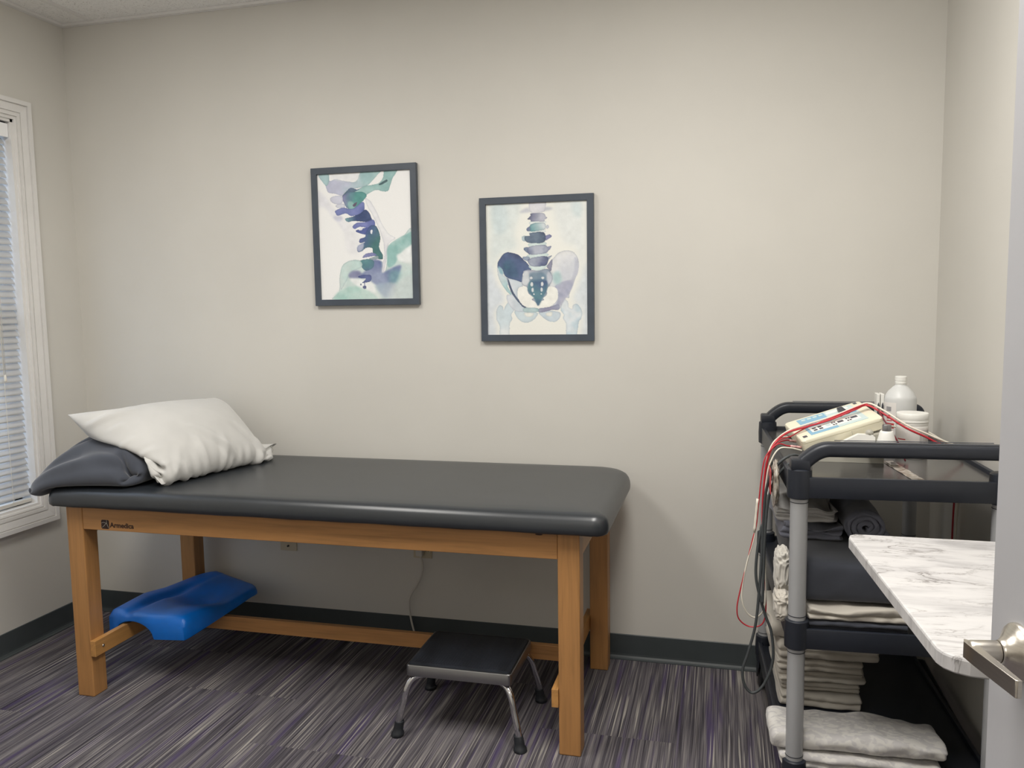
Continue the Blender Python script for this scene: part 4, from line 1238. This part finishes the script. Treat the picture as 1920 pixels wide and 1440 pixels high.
panel('keypad_field', 0.19, 0.80, 0.21, 0.44, 0.0010, M['panelwhite'], 0.0003, kp_)
panel('keypad_field', 0.33, 0.58, 0.48, 0.62, 0.0010, M['panelwhite'], 0.0003, kp_)
panel('keypad_field', 0.52, 0.80, 0.78, 0.88, 0.0010, M['panelwhite'], 0.0003, kp_)
bm = bmesh.new()
def key(x0, x1, y0, y1): dobj('key', B(x0*la, x1*la, y0*lb, y1*lb, 0.0012, 0.0022), M['keydark'], kp_)
for x in (0.22, 0.29): key(x, x+0.045, 0.33, 0.38); key(x, x+0.045, 0.24, 0.29)
key(0.23, 0.28, 0.50, 0.60); key(0.62, 0.64, 0.50, 0.66); key(0.53, 0.60, 0.28, 0.35); key(0.70, 0.78, 0.30, 0.37)
for x in (0.46, 0.49): key(x, x+0.02, 0.24, 0.28); key(x, x+0.02, 0.33, 0.37)
for x in (0.64, 0.67): key(x, x+0.02, 0.24, 0.28); key(x, x+0.02, 0.33, 0.37)
for k in range(4):
    x = 0.20+k*0.075
    dobj('key', B(x*la, (x+0.05)*la, 0.80*lb, 0.87*lb, 0.0008, 0.0016), M['panelpale'], kp_)
dobj('key', B(0.385*la, 0.44*la, 0.27*lb, 0.37*lb, 0.0012, 0.0018), M['panelpale'], kp_)
for cx, mm_ in ((0.72, 'keydark'), (0.80, 'panelblue')):
    dobj('dial', lathe(bmesh.new(), [(0.009, 0.0008), (0.009, 0.003), (0.006, 0.004)], (cx*la, 0.56*lb, 0), 20, 1.1, 0.6), M[mm_], kp_, smooth=True, auto=40)
dobj('corner_button', B(0.05*la, 0.10*la, 0.10*lb, 0.17*lb, 0.0, 0.0012), M['keydark']); dobj('corner_button', B(0.90*la, 0.94*la, 0.88*lb, 0.95*lb, 0.0, 0.0012), M['keydark'])
dobj('side_seam', B(0.60*la, 0.603*la, -0.0004, 0.001, -0.031, -0.013), M['greyplastic'])
bm = bmesh.new()
prism(bm, [(3.128, CT+0.0004), (3.318, CT+0.0004), (3.318, CT+0.088), (3.128, CT+0.037)], -0.738, -0.575, 'Y')
obj('stand', bm, M['greyplastic'], dev)

# lead connectors plugged in the low side
con_pts = []
for k, (yy, zz, mm) in enumerate([(-0.62, 1.020, 'darkred'), (-0.66, 1.013, 'pinkwire'), (-0.69, 1.011, 'red'), (-0.722, 1.007, 'pinkwire')]):
    px = 3.098-0.05*0
    xs = BLc.x+ (yy-BLc.y)/(TLc.y-BLc.y)*(TLc.x-BLc.x)
    con_pts.append((xs, yy, zz, mm))

leads = []
def lead(name, label, mat_, pts, r=0.0021, ends=()):
    t = thing(name, label, 'cable', pts[0], group='lead wires of the therapy unit')
    wire('wire', pts, r, M[mat_], t)
    for q in ends: q(t)
    return t
def conn(p, q, m_):
    def f(t):
        bm = bmesh.new()
        a, b = V(p), V(q)
        n_ = 7; P2 = [a.lerp(b, k/n_) for k in range(n_+1)]
        tube(bm, P2, [0.0042 if k % 2 else 0.0034 for k in range(n_+1)], 10)
        obj('connector', bm, M[m_], t, smooth=True)
    return f
xl_ = 3.082
# red leads: device -> rim -> loop on the left of the cart
lead('lead_wire', 'red lead looping lowest in a wide loop left of the cart', 'red',
     [(3.098, -0.722, 1.008), (3.06, -0.735, 1.014), (3.030, -0.75, 1.020), (2.998, -0.765, 0.985), (2.988, -0.765, 0.930), (2.982, -0.76, 0.86), (2.975, -0.76, 0.78), (2.966, -0.76, 0.74), (2.948, -0.76, 0.655), (2.929, -0.76, 0.565),
      (2.924, -0.76, 0.525), (2.929, -0.755, 0.495), (2.948, -0.75, 0.475), (2.972, -0.75, 0.470), (2.997, -0.75, 0.482), (3.006, -0.75, 0.520), (3.004, -0.755, 0.60), (2.996, -0.76, 0.70), (2.991, -0.765, 0.80), (2.993, -0.77, 0.90), (3.004, -0.76, 0.985),
      (3.030, -0.745, 1.028), (3.070, -0.70, 1.036), (3.112, -0.68, 1.058), (3.19, -0.66, 1.090), (3.262, -0.65, 1.122), (3.30, -0.62, 1.128)], 0.0020,
     [conn((3.068, -0.733, 1.013), (3.097, -0.722, 1.008), 'pinkwire')])
lead('lead_wire', 'white lead ending in a flat loop inside the red loop', 'white_wire',
     [(3.098, -0.745, 1.003), (3.065, -0.76, 1.012), (3.032, -0.775, 1.010), (3.008, -0.78, 0.965), (2.999, -0.775, 0.90), (2.996, -0.77, 0.80), (3.002, -0.765, 0.66), (3.005, -0.76, 0.575), (2.999, -0.755, 0.525),
      (2.978, -0.75, 0.500), (2.955, -0.755, 0.512), (2.940, -0.76, 0.545), (2.938, -0.76, 0.59), (2.951, -0.76, 0.67), (2.968, -0.76, 0.735), (2.972, -0.76, 0.765)], 0.0023,
     [conn((2.970, -0.76, 0.760), (2.978, -0.76, 0.86), 'white_wire')])
lead('lead_wire', 'red lead lying over the keypad under the dark clip, lower of the pair', 'red',
     [(3.000, -0.74, 0.80), (2.999, -0.745, 0.93), (3.018, -0.735, 1.010), (3.055, -0.71, 1.045), (3.105, -0.685, 1.060), (3.18, -0.665, 1.082), (3.25, -0.652, 1.112), (3.285, -0.64, 1.124), (3.325, -0.667, 1.104), (3.381, -0.697, 1.068), (3.432, -0.697, 1.044), (3.474, -0.690, 1.022), (3.548, -0.62, 0.990), (3.578, -0.54, 0.972), (3.585, -0.43, 0.90), (3.586, -0.400, 0.78), (3.586, -0.395, 0.66), (3.586, -0.40, 0.56)], 0.0030)
lead('lead_wire', 'white lead arching from the keypad clip down to the jar', 'white_wire',
     [(3.004, -0.73, 0.82), (3.004, -0.735, 0.94), (3.024, -0.725, 1.018), (3.060, -0.70, 1.050), (3.11, -0.672, 1.066), (3.18, -0.655, 1.088), (3.25, -0.642, 1.116), (3.29, -0.632, 1.129), (3.330, -0.655, 1.110), (3.386, -0.690, 1.074), (3.438, -0.691, 1.051), (3.482, -0.682, 1.030), (3.552, -0.60, 0.992), (3.582, -0.52, 0.972), (3.586, -0.46, 0.90), (3.587, -0.428, 0.78), (3.587, -0.428, 0.66), (3.587, -0.43, 0.56)], 0.0030)
lead('lead_wire', 'short white lead entering the unit side furthest back', 'white_wire',
     [(3.098, -0.60, 1.012), (3.06, -0.62, 1.022), (3.028, -0.66, 1.015), (3.006, -0.69, 0.97), (3.000, -0.70, 0.88), (3.002, -0.71, 0.76)], 0.0021, [conn((3.068, -0.615, 1.021), (3.098, -0.60, 1.012), 'darkred')])
lead('lead_wire', 'pale lead curving behind the jar to the right rim', 'white_wire',
     [(3.335, -0.57, 1.060), (3.37, -0.545, 1.050), (3.42, -0.535, 1.042), (3.47, -0.54, 1.034), (3.51, -0.555, 1.012), (3.556, -0.545, 0.992), (3.583, -0.50, 0.96), (3.595, -0.44, 0.88), (3.596, -0.40, 0.74), (3.596, -0.39, 0.58)], 0.0028)
lead('lead_wire', 'thin maroon lead crossing in front of the bottle', 'darkred',
     [(3.312, -0.665, 1.112), (3.325, -0.70, 1.085), (3.343, -0.71, 1.055), (3.362, -0.715, 1.02), (3.378, -0.715, 0.976)], 0.0022)
lead('lead_wire', 'red lead highest of the bunch entering the unit side', 'red',
     [(3.098, -0.66, 1.014), (3.06, -0.685, 1.022), (3.030, -0.71, 1.012), (3.004, -0.73, 0.965), (2.995, -0.74, 0.88), (2.993, -0.745, 0.76), (3.000, -0.75, 0.62)], 0.0022, [conn((3.068, -0.68, 1.020), (3.098, -0.66, 1.014), 'pinkwire')])
def cab(label, pts, r):
    t = thing('cable', label, 'cable', pts[0], group='dark cables beside the cart')
    wire('wire', pts, r, M['grey_wire'], t)
cab('dark grey cable dropping in the longest loop almost to the baseboard',
    [(3.105, -0.775, 0.985), (3.075, -0.80, 1.000), (3.045, -0.82, 0.992), (3.018, -0.82, 0.96), (3.000, -0.80, 0.90), (2.993, -0.79, 0.80), (2.990, -0.785, 0.68), (2.984, -0.785, 0.58), (2.976, -0.785, 0.49), (2.958, -0.785, 0.41), (2.942, -0.785, 0.35),
     (2.948, -0.785, 0.305), (2.970, -0.785, 0.283), (2.998, -0.785, 0.305), (3.021, -0.785, 0.36), (3.027, -0.785, 0.41), (3.020, -0.785, 0.475), (3.004, -0.785, 0.52), (2.985, -0.785, 0.585), (2.975, -0.785, 0.645), (2.979, -0.785, 0.72), (2.990, -0.785, 0.79)], 0.0042)
cab('dark grey cable beside the longer one, bent over the cart rim',
    [(3.105, -0.82, 0.978), (3.080, -0.845, 0.992), (3.052, -0.855, 0.982), (3.022, -0.845, 0.94), (3.004, -0.82, 0.87), (2.997, -0.81, 0.76), (2.996, -0.80, 0.66), (2.994, -0.795, 0.56)], 0.0040)
# clip holding the leads on the keypad
ck = obj('cable_clip', B(0.63*la, 0.72*la, 0.58*lb, 0.80*lb, 0.0024, 0.0125, bevel=0.002).copy() if False else B(0.655*la, 0.725*la, 0.56*lb, 0.78*lb, 0.0024, 0.0135, bevel=0.002), M['darkplastic'])
ck.data.transform(DM)
tag(ck, 'small dark clip gripping the leads on the blue keypad', 'clip')

# ultrasound applicator
AX, AY = 3.3135, -0.789
ap = thing('ultrasound_applicator', 'pale grey handheld applicator with metal tip standing before the jar', 'medical device', (AX, AY, CT+0.001))
lathe(bm := bmesh.new(), [(0.0235, 0.0425), (0.0255, 0.046), (0.0262, 0.052), (0.0250, 0.068), (0.0185, 0.094), (0.0165, 0.100), (0.0160, 0.1005)], (AX, AY, CT+0.001), 28)
obj('body', bm, M['hdpe'], ap, smooth=True, auto=45)
lathe(bm := bmesh.new(), [(0.0118, 0.0995), (0.0118, 0.116), (0.0108, 0.118)], (AX, AY, CT+0.001), 28)
obj('metal_tip', bm, M['chrome_brushed'], ap, smooth=True, auto=40)
bm = bmesh.new(); prism(bm, [(3.200, CT+0.052), (3.290, CT+0.052), (3.290, CT+0.078), (3.283, CT+0.085), (3.246, CT+0.085), (3.200, CT+0.060)], -0.760, -0.7385, 'Y')
box(bm, 3.270, 3.342, -0.818, -0.7385, CT+0.034, CT+0.0425, bevel=0.003)
obj('applicator_cradle', bm, M['hdpe'], dev)
lathe(bm := bmesh.new(), [(0.010, 0.0), (0.011, 0.005), (0.010, 0.010), (0.005, 0.0135), (0.001, 0.0142)], (3.276, -0.7505, CT+0.084), 24)
obj('cradle_knob', bm, M['greyplastic'], dev, smooth=True)

# bottle, jar, sachets
bt = thing('bottle', 'tall milky white bottle at the back of the cart top', 'bottle', (3.407, -0.47, CT+0.0005))
lathe(bm := bmesh.new(), [(0.043, 0), (0.0465, 0.004), (0.0465, 0.152), (0.0455, 0.158), (0.044, 0.162), (0.036, 0.176), (0.022, 0.191), (0.0165, 0.195), (0.0155, 0.199)], (3.407, -0.47, CT+0.0005), 44)
obj('body', bm, M['bottle'], bt, smooth=True, auto=50)
lathe(bm := bmesh.new(), [(0.0160, 0.1985), (0.0170, 0.200), (0.0170, 0.206), (0.0155, 0.207), (0.0155, 0.209), (0.0168, 0.210), (0.0168, 0.222), (0.0155, 0.2235)], (3.407, -0.47, CT+0.0005), 32)
obj('cap', bm, M['hdpe'], bt, smooth=True, auto=40)
def wrap_label(cx, cy, r, a0, a1, z0, z1, n=20):
    bm = bmesh.new()
    a = []; b = []
    for k in range(n+1):
        t = math.radians(a0+(a1-a0)*k/n)
        a.append(bm.verts.new((cx+r*math.cos(t), cy+r*math.sin(t), z0))); b.append(bm.verts.new((cx+r*math.cos(t), cy+r*math.sin(t), z1)))
    for k in range(n): bm.faces.new((a[k], a[k+1], b[k+1], b[k]))
    return bm
zb = CT+0.0005
lo = obj('label', wrap_label(3.407, -0.47, 0.0468, 150, 246, zb+0.03, zb+0.145), M['label_white'], bt, smooth=True)
bm = wrap_label(3.407, -0.47, 0.0470, 205, 240, zb+0.066, zb+0.082)
for z in (0.088, 0.095, 0.103): 
    t = wrap_label(3.407, -0.47, 0.0470, 208, 232, zb+z, zb+z+0.003); me = bpy.data.meshes.new('t'); t.to_mesh(me); t.free(); bm.from_mesh(me); bpy.data.meshes.remove(me)
obj('red_print', bm, M['label_red'], lo, smooth=True)
obj('emblem_print', wrap_label(3.407, -0.47, 0.0470, 206, 228, zb+0.118, zb+0.132), M['label_grey'], lo, smooth=True)
jr = thing('jar', 'squat white screw-lid jar in front of the bottle', 'jar', (3.412, -0.62, CT+0.0005))
jx, jy = 3.412, -0.62
lathe(bm := bmesh.new(), [(0.040, 0), (0.0425, 0.004), (0.0425, 0.092), (0.0415, 0.096), (0.0425, 0.098), (0.0425, 0.103), (0.038, 0.105)], (jx, jy, zb), 44)
obj('body', bm, M['hdpe'], jr, smooth=True, auto=40)
lathe(bm := bmesh.new(), [(0.0405, 0.1045), (0.0435, 0.1055), (0.0435, 0.110), (0.0430, 0.112), (0.0435, 0.113), (0.0435, 0.1285), (0.042, 0.131), (0.03, 0.1315)], (jx, jy, zb), 44)
obj('lid', bm, M['hdpe'], jr, smooth=True, auto=40)
lo = obj('label', wrap_label(jx, jy, 0.0428, 170, 350, zb+0.012, zb+0.090), M['label_white'], jr, smooth=True)
bm = wrap_label(jx, jy, 0.0430, 196, 250, zb+0.016, zb+0.030)
for z in (0.042, 0.055):
    t = wrap_label(jx, jy, 0.0430, 200, 236, zb+z, zb+z+0.003); me = bpy.data.meshes.new('t'); t.to_mesh(me); t.free(); bm.from_mesh(me); bpy.data.meshes.remove(me)
obj('red_print', bm, M['label_red'], lo, smooth=True)
bm = bmesh.new()
for k in range(9):
    a = 288+k*6
    t = wrap_label(jx, jy, 0.0430, a, a+2.2, zb+0.03+0.01*((k*7) % 3), zb+0.085, 2); me = bpy.data.meshes.new('t'); t.to_mesh(me); t.free(); bm.from_mesh(me); bpy.data.meshes.remove(me)
obj('fine_print', bm, M['label_grey'], lo, smooth=True)
for k, (sx_, lab) in enumerate(((3.3435, 'left one of two slim white packets with dark arches beside the bottle'), (3.3555, 'right one of two slim white packets with dark arches beside the bottle'))):
    sk = thing('gel_packet', lab, 'packet', (sx_, -0.455, zb), group='slim packets by the bottle')
    obj('sleeve', B(sx_-0.0048, sx_+0.0048, -0.475, -0.435, zb, zb+0.168, bevel=0.0015), M['hdpe'], sk)
    bm = bmesh.new()
    prism(bm, [(sx_-0.0032, zb+0.07), (sx_+0.0036, zb+0.07), (sx_+0.0036, zb+0.132), (sx_+0.0015, zb+0.142), (sx_-0.0015, zb+0.136), (sx_-0.0032, zb+0.12)], -0.4758, -0.4748, 'Y')
    obj('arch_print', bm, M['label_dark'], sk)
# thin translucent strip and a small printed label lying on the deck
sp = thing('deck_strip', 'thin pale translucent strip with a small printed label lying flat on the cart top', 'wrapper', (3.36, -0.86, CT))
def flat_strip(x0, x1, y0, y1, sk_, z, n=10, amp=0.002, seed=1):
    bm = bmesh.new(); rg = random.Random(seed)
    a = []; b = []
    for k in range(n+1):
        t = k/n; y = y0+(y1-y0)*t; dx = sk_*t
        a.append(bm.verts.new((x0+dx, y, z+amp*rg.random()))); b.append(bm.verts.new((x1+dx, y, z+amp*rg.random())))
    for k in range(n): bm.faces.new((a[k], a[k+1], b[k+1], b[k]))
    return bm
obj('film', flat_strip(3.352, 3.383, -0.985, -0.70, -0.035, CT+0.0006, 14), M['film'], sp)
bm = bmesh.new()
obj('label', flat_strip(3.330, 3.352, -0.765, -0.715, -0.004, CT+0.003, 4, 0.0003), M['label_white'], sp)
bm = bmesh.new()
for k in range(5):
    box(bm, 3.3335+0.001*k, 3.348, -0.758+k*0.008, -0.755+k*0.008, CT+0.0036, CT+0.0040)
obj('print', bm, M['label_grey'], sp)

# crumpled clear bag hanging off the left rim of the cart
def crumple(c, sx_, sy_, sz_, seed, n=26, amp=0.35, lo=0.0):
    bm = bmesh.new()
    bmesh.ops.create_icosphere(bm, subdivisions=4, radius=1)
    for v_ in bm.verts:
        p = v_.co.copy()
        q = V((math.copysign(abs(p.x)**0.7, p.x), math.copysign(abs(p.y)**0.7, p.y), math.copysign(abs(p.z)**0.7, p.z)))
        d = mnoise.noise(p*2.2+V((seed, 0, 0)))*amp+mnoise.noise(p*5+V((0, seed, 0)))*amp*0.4
        q *= 1+d
        v_.co = V((c[0]+q.x*sx_, c[1]+q.y*sy_, c[2]+q.z*sz_))
    return bm
bg_ = thing('plastic_bag', 'crumpled clear bag of leaflets hanging off the left rim of the cart', 'bag', (3.022, -0.84, 0.93))
bm = crumple((3.022, -0.83, 0.925), 0.009, 0.085, 0.055, 3.3)
for v_ in bm.verts:
    v_.co.x += 0.10*(v_.co.y+0.83)*0.3
obj('film', bm, M['film'], bg_, smooth=True)
obj('leaflet', B(3.0065, 3.0085, -0.87, -0.78, 0.90, 0.965), M['label_red'], bg_)

# ------------------------------------------------------------------ linens
def ruffle(c, sx_, sy_, sz_, seed):
    bm = bmesh.new()
    bmesh.ops.create_icosphere(bm, subdivisions=5, radius=1)
    for v_ in bm.verts:
        p = v_.co.copy()
        q = V((math.copysign(abs(p.x)**0.8, p.x), math.copysign(abs(p.y)**0.6, p.y), math.copysign(abs(p.z)**0.6, p.z)))
        w = mnoise.noise(V((p.x*1.5+seed, p.y*1.5, p.z*1.5)))
        r1 = 1-2*abs(mnoise.noise(V((p.y*1.6+w*1.2, p.z*4.2+seed, p.x*1.6))))
        r2 = 1-2*abs(mnoise.noise(V((p.y*3.0+w*2, p.z*7.0, p.x*3.0+seed))))
        q *= 0.88+0.15*r1+0.05*r2
        v_.co = V((c[0]+q.x*sx_, c[1]+q.y*sy_, max(c[2]+q.z*sz_, c[2]-sz_)))
    return bm

def folded(x0, x1, y0, y1, z0, z1, layers, seed, rot=0.0, sag=0.004, amp=1.0, taper=0.0):
    """one folded cloth: a rounded slab whose near and far edges show stacked folds"""
    rg = random.Random(seed)
    bm = bmesh.new()
    cx, cy = (x0+x1)/2, (y0+y1)/2
    nl = 40
    h = z1-z0
    prof = []
    lh = h/layers
    # near edge, bottom to top, scalloped by layer
    for l in range(layers):
        jit = rg.uniform(-0.006, 0.006)*amp
        for k in range(6):
            a = -PI/2+PI*k/5
            prof.append((-(math.cos(a)*min(lh*0.5, 0.012))-jit, z0+l*lh+lh*0.5+math.sin(a)*lh*0.46, 'n'))
    for k in range(1, 12):
        prof.append((k/12, z1, 't'))
    for l in reversed(range(layers)):
        jit = rg.uniform(-0.006, 0.006)*amp
        for k in range(6):
            a = PI/2-PI*k/5
            prof.append((math.cos(a)*min(lh*0.5, 0.012)+jit, z0+l*lh+lh*0.5+math.sin(a)*lh*0.46, 'f'))
    for k in range(1, 8):
        prof.append((1-k/8, z0, 't'))
    rings = []
    yd = y1-y0
    for i in range(nl+1):
        s = i/nl
        e = min(s, 1-s)/0.05
        sq = 1.0 if e >= 1 else math.sqrt(max(0.02, 1-(1-e)**2))
        ring_ = []
        for a, z, w in prof:
            x = x0+(x1-x0)*s
            if w == 'n': y = y0+0.012+a
            elif w == 'f': y = y1-0.012+a
            else: y = y0+0.012+(yd-0.024)*a
            zm_ = z0+h*0.46
            zz = zm_+(z-zm_)*(0.72+0.28*sq)
            pn = V((x*7, y*7, z*18+seed*3.1))
            n1_ = mnoise.noise(pn); n2_ = mnoise.noise(pn*2.7)
            zt = max(0.0, (z-z0)/h)
            zz += amp*sag*(n1_*1.6+n2_*0.8)*zt
            zz -= taper*zt*s*h
            y += amp*0.006*(mnoise.noise(V((x*14, z*40, seed)))+0.6*mnoise.noise(V((x*34, z*60, seed+5))))
            xx = x+ (amp*0.010*mnoise.noise(V((z*55, y*9, seed+9))) if e < 1.2 else 0)
            ring_.append((xx, y, max(zz, z0+0.0005)))
        rings.append(ring_)
    loft(bm, rings)
    if rot:
        bm.transform(Matrix.Translation((cx, cy, 0)) @ Matrix.Rotation(rot, 4, 'Z') @ Matrix.Translation((-cx, -cy, 0)))
    return bm
def cloth(name, label, cat, bm, m, group=None, subsurf=1):
    o = obj(name, bm, m, None, smooth=True, subsurf=subsurf)
    return tag(o, label, cat, group)
D1, D2 = DZ[1]+0.0006, DZ[2]+0.0006
# middle shelf, bottom to top
G1 = 'linens on the middle cart shelf'
z = D1
cloth('folded_sheet', 'charcoal folded sheet at the bottom of the middle shelf', 'sheet', folded(3.085, 3.335, -1.000, -0.42, z, z+0.030, 2, 1, CA, 0.003), M['sheet_char'], G1); z += 0.0305
cloth('folded_sheet', 'warm grey folded sheet with a wavy edge on the charcoal one', 'sheet', folded(3.080, 3.340, -0.995, -0.42, z, z+0.034, 2, 2, CA, 0.007, 1.6), M['sheet_tan'], G1); z += 0.0365
cloth('folded_sheet', 'large charcoal sheet folded thick in the middle of the shelf', 'sheet', folded(3.062, 3.350, -0.985, -0.36, z, z+0.118, 1, 3, CA, 0.004, 0.7), M['sheet_char'], G1); z += 0.1215
zt1 = z
cloth('folded_towel', 'grey terry towel with frilled folds, lower of the left pair', 'towel', folded(3.030, 3.195, -0.82, -0.40, z, z+0.048, 3, 4, CA, 0.010, 2.2), M['terry_dark'], G1)
cloth('folded_towel', 'grey terry towel with frilled folds, upper of the left pair', 'towel', folded(3.022, 3.185, -0.81, -0.42, z+0.051, z+0.100, 4, 5, CA, 0.010, 2.4), M['terry_grey'], G1)
def rolled(cx, cz, y0, y1, r, turns, seed, squash=0.8):
    bm = bmesh.new()
    pts = []
    n = int(turns*26)
    for k in range(n+1):
        t = k/n; a = -PI*0.5+2*PI*turns*t
        rr_ = r*(0.12+0.88*t)
        pts.append((rr_*math.cos(a), rr_*math.sin(a)*squash))
    th = r/turns*0.36
    rings = []
    for i in range(13):
        s = i/12; y = y0+(y1-y0)*s
        o_, i_ = [], []
        for k, p in enumerate(pts):
            d = V((p[0], p[1])); L_ = d.length or 1
            w = 1+0.05*mnoise.noise(V((p[0]*30, y*9, seed)))
            jy = 0.008*mnoise.noise(V((p[0]*60, p[1]*60, seed))) if i in (0, 12) else 0
            o_.append((cx+p[0]*w+d.x/L_*th, y+jy, cz+p[1]*w+d.y/L_*th)); i_.append((cx+p[0]*w-d.x/L_*th, y+jy, cz+p[1]*w-d.y/L_*th))
        rings.append(o_+i_[::-1])
    loft(bm, rings)
    return bm
cloth('rolled_towel', 'slate terry towel rolled up at the right on the charcoal sheet', 'towel', rolled(3.262, zt1+0.052, -0.84, -0.44, 0.056, 3.2, 6, 0.86), M['terry_dark'], G1, 0)
cloth('fitted_sheet', 'off-white ruffled sheet poking out at the left edge of the middle shelf', 'sheet', ruffle((3.040, -0.885, D1+0.125), 0.022, 0.050, 0.062, 8.1), M['sheet_cream'], G1, 1)
cloth('fitted_sheet', 'grey ruffled sheet bunched at the left edge behind the post', 'sheet', ruffle((3.040, -0.92, D1+0.042), 0.024, 0.055, 0.041, 2.7), M['sheet_tan'], G1, 1)
# bottom shelf
G2 = 'linens on the bottom cart shelf'
z = D2
labs = ['warm grey folded sheet lowest in the far stack on the bottom shelf', 'warm grey folded sheet second from below in the far stack', 'warm grey folded sheet in the middle of the far stack',
        'warm grey folded sheet fourth up in the far stack', 'warm grey folded sheet on top of the far stack, reaching furthest right']
wd_ = [3.290, 3.285, 3.300, 3.295, 3.335]
hh = [0.036, 0.034, 0.032, 0.038, 0.050]
for k in range(5):
    cloth('folded_sheet', labs[k], 'sheet', folded(3.050-0.003*k, wd_[k], -0.640+0.006*((k*3) % 4), -0.22, z, z+hh[k], 2, 20+k, CA*0.9+0.02*((k % 3)-1), 0.004, 1.3), M['sheet_tan'], G2); z += hh[k]+0.003
cloth('folded_sheet', 'warm grey sheet edge turned up at the left, above the far stack', 'sheet', folded(3.020, 3.130, -0.625, -0.30, z, z+0.052, 1, 27, CA, 0.006, 1.5), M['sheet_tan'], G2)
z = D2
cloth('folded_sheet', 'patterned pale grey sheet, the lower one at the near end', 'sheet', folded(3.030, 3.440, -1.010, -0.80, z, z+0.043, 2, 31, CA-0.02, 0.004, 1.3, 0.05), M['sheet_pat'], G2); z += 0.0475
cloth('folded_sheet', 'patterned pale grey sheet, the upper one at the near end', 'sheet', folded(3.006, 3.450, -0.998, -0.825, z, z+0.056, 1, 32, CA-0.01, 0.005, 1.5, 0.30), M['sheet_pat'], G2)

# ------------------------------------------------------------------ camera
cam = bpy.data.cameras.new('camera'); co = link(bpy.data.objects.new('camera', cam))
cam.sensor_width = 36.0; cam.lens = 1545.63*36/1920; cam.clip_start = 0.02
yaw, pit, rol = -0.25168, -0.09985, -0.01488
fw = V((math.sin(yaw)*math.cos(pit), math.cos(yaw)*math.cos(pit), math.sin(pit)))
rt = V((math.cos(yaw), -math.sin(yaw), 0)); up = rt.cross(fw)
r2 = rt*math.cos(rol)+up*math.sin(rol); u2 = up*math.cos(rol)-rt*math.sin(rol)
co.matrix_world = Matrix(((r2.x, u2.x, -fw.x, 2.87653), (r2.y, u2.y, -fw.y, -3.21101), (r2.z, u2.z, -fw.z, 1.44123), (0, 0, 0, 1)))
scene.camera = co
scene.view_settings.view_transform = 'Standard'
scene.view_settings.look = 'None'
scene.view_settings.exposure = 0.0
scene.cycles.max_bounces = 8
scene.cycles.diffuse_bounces = 5
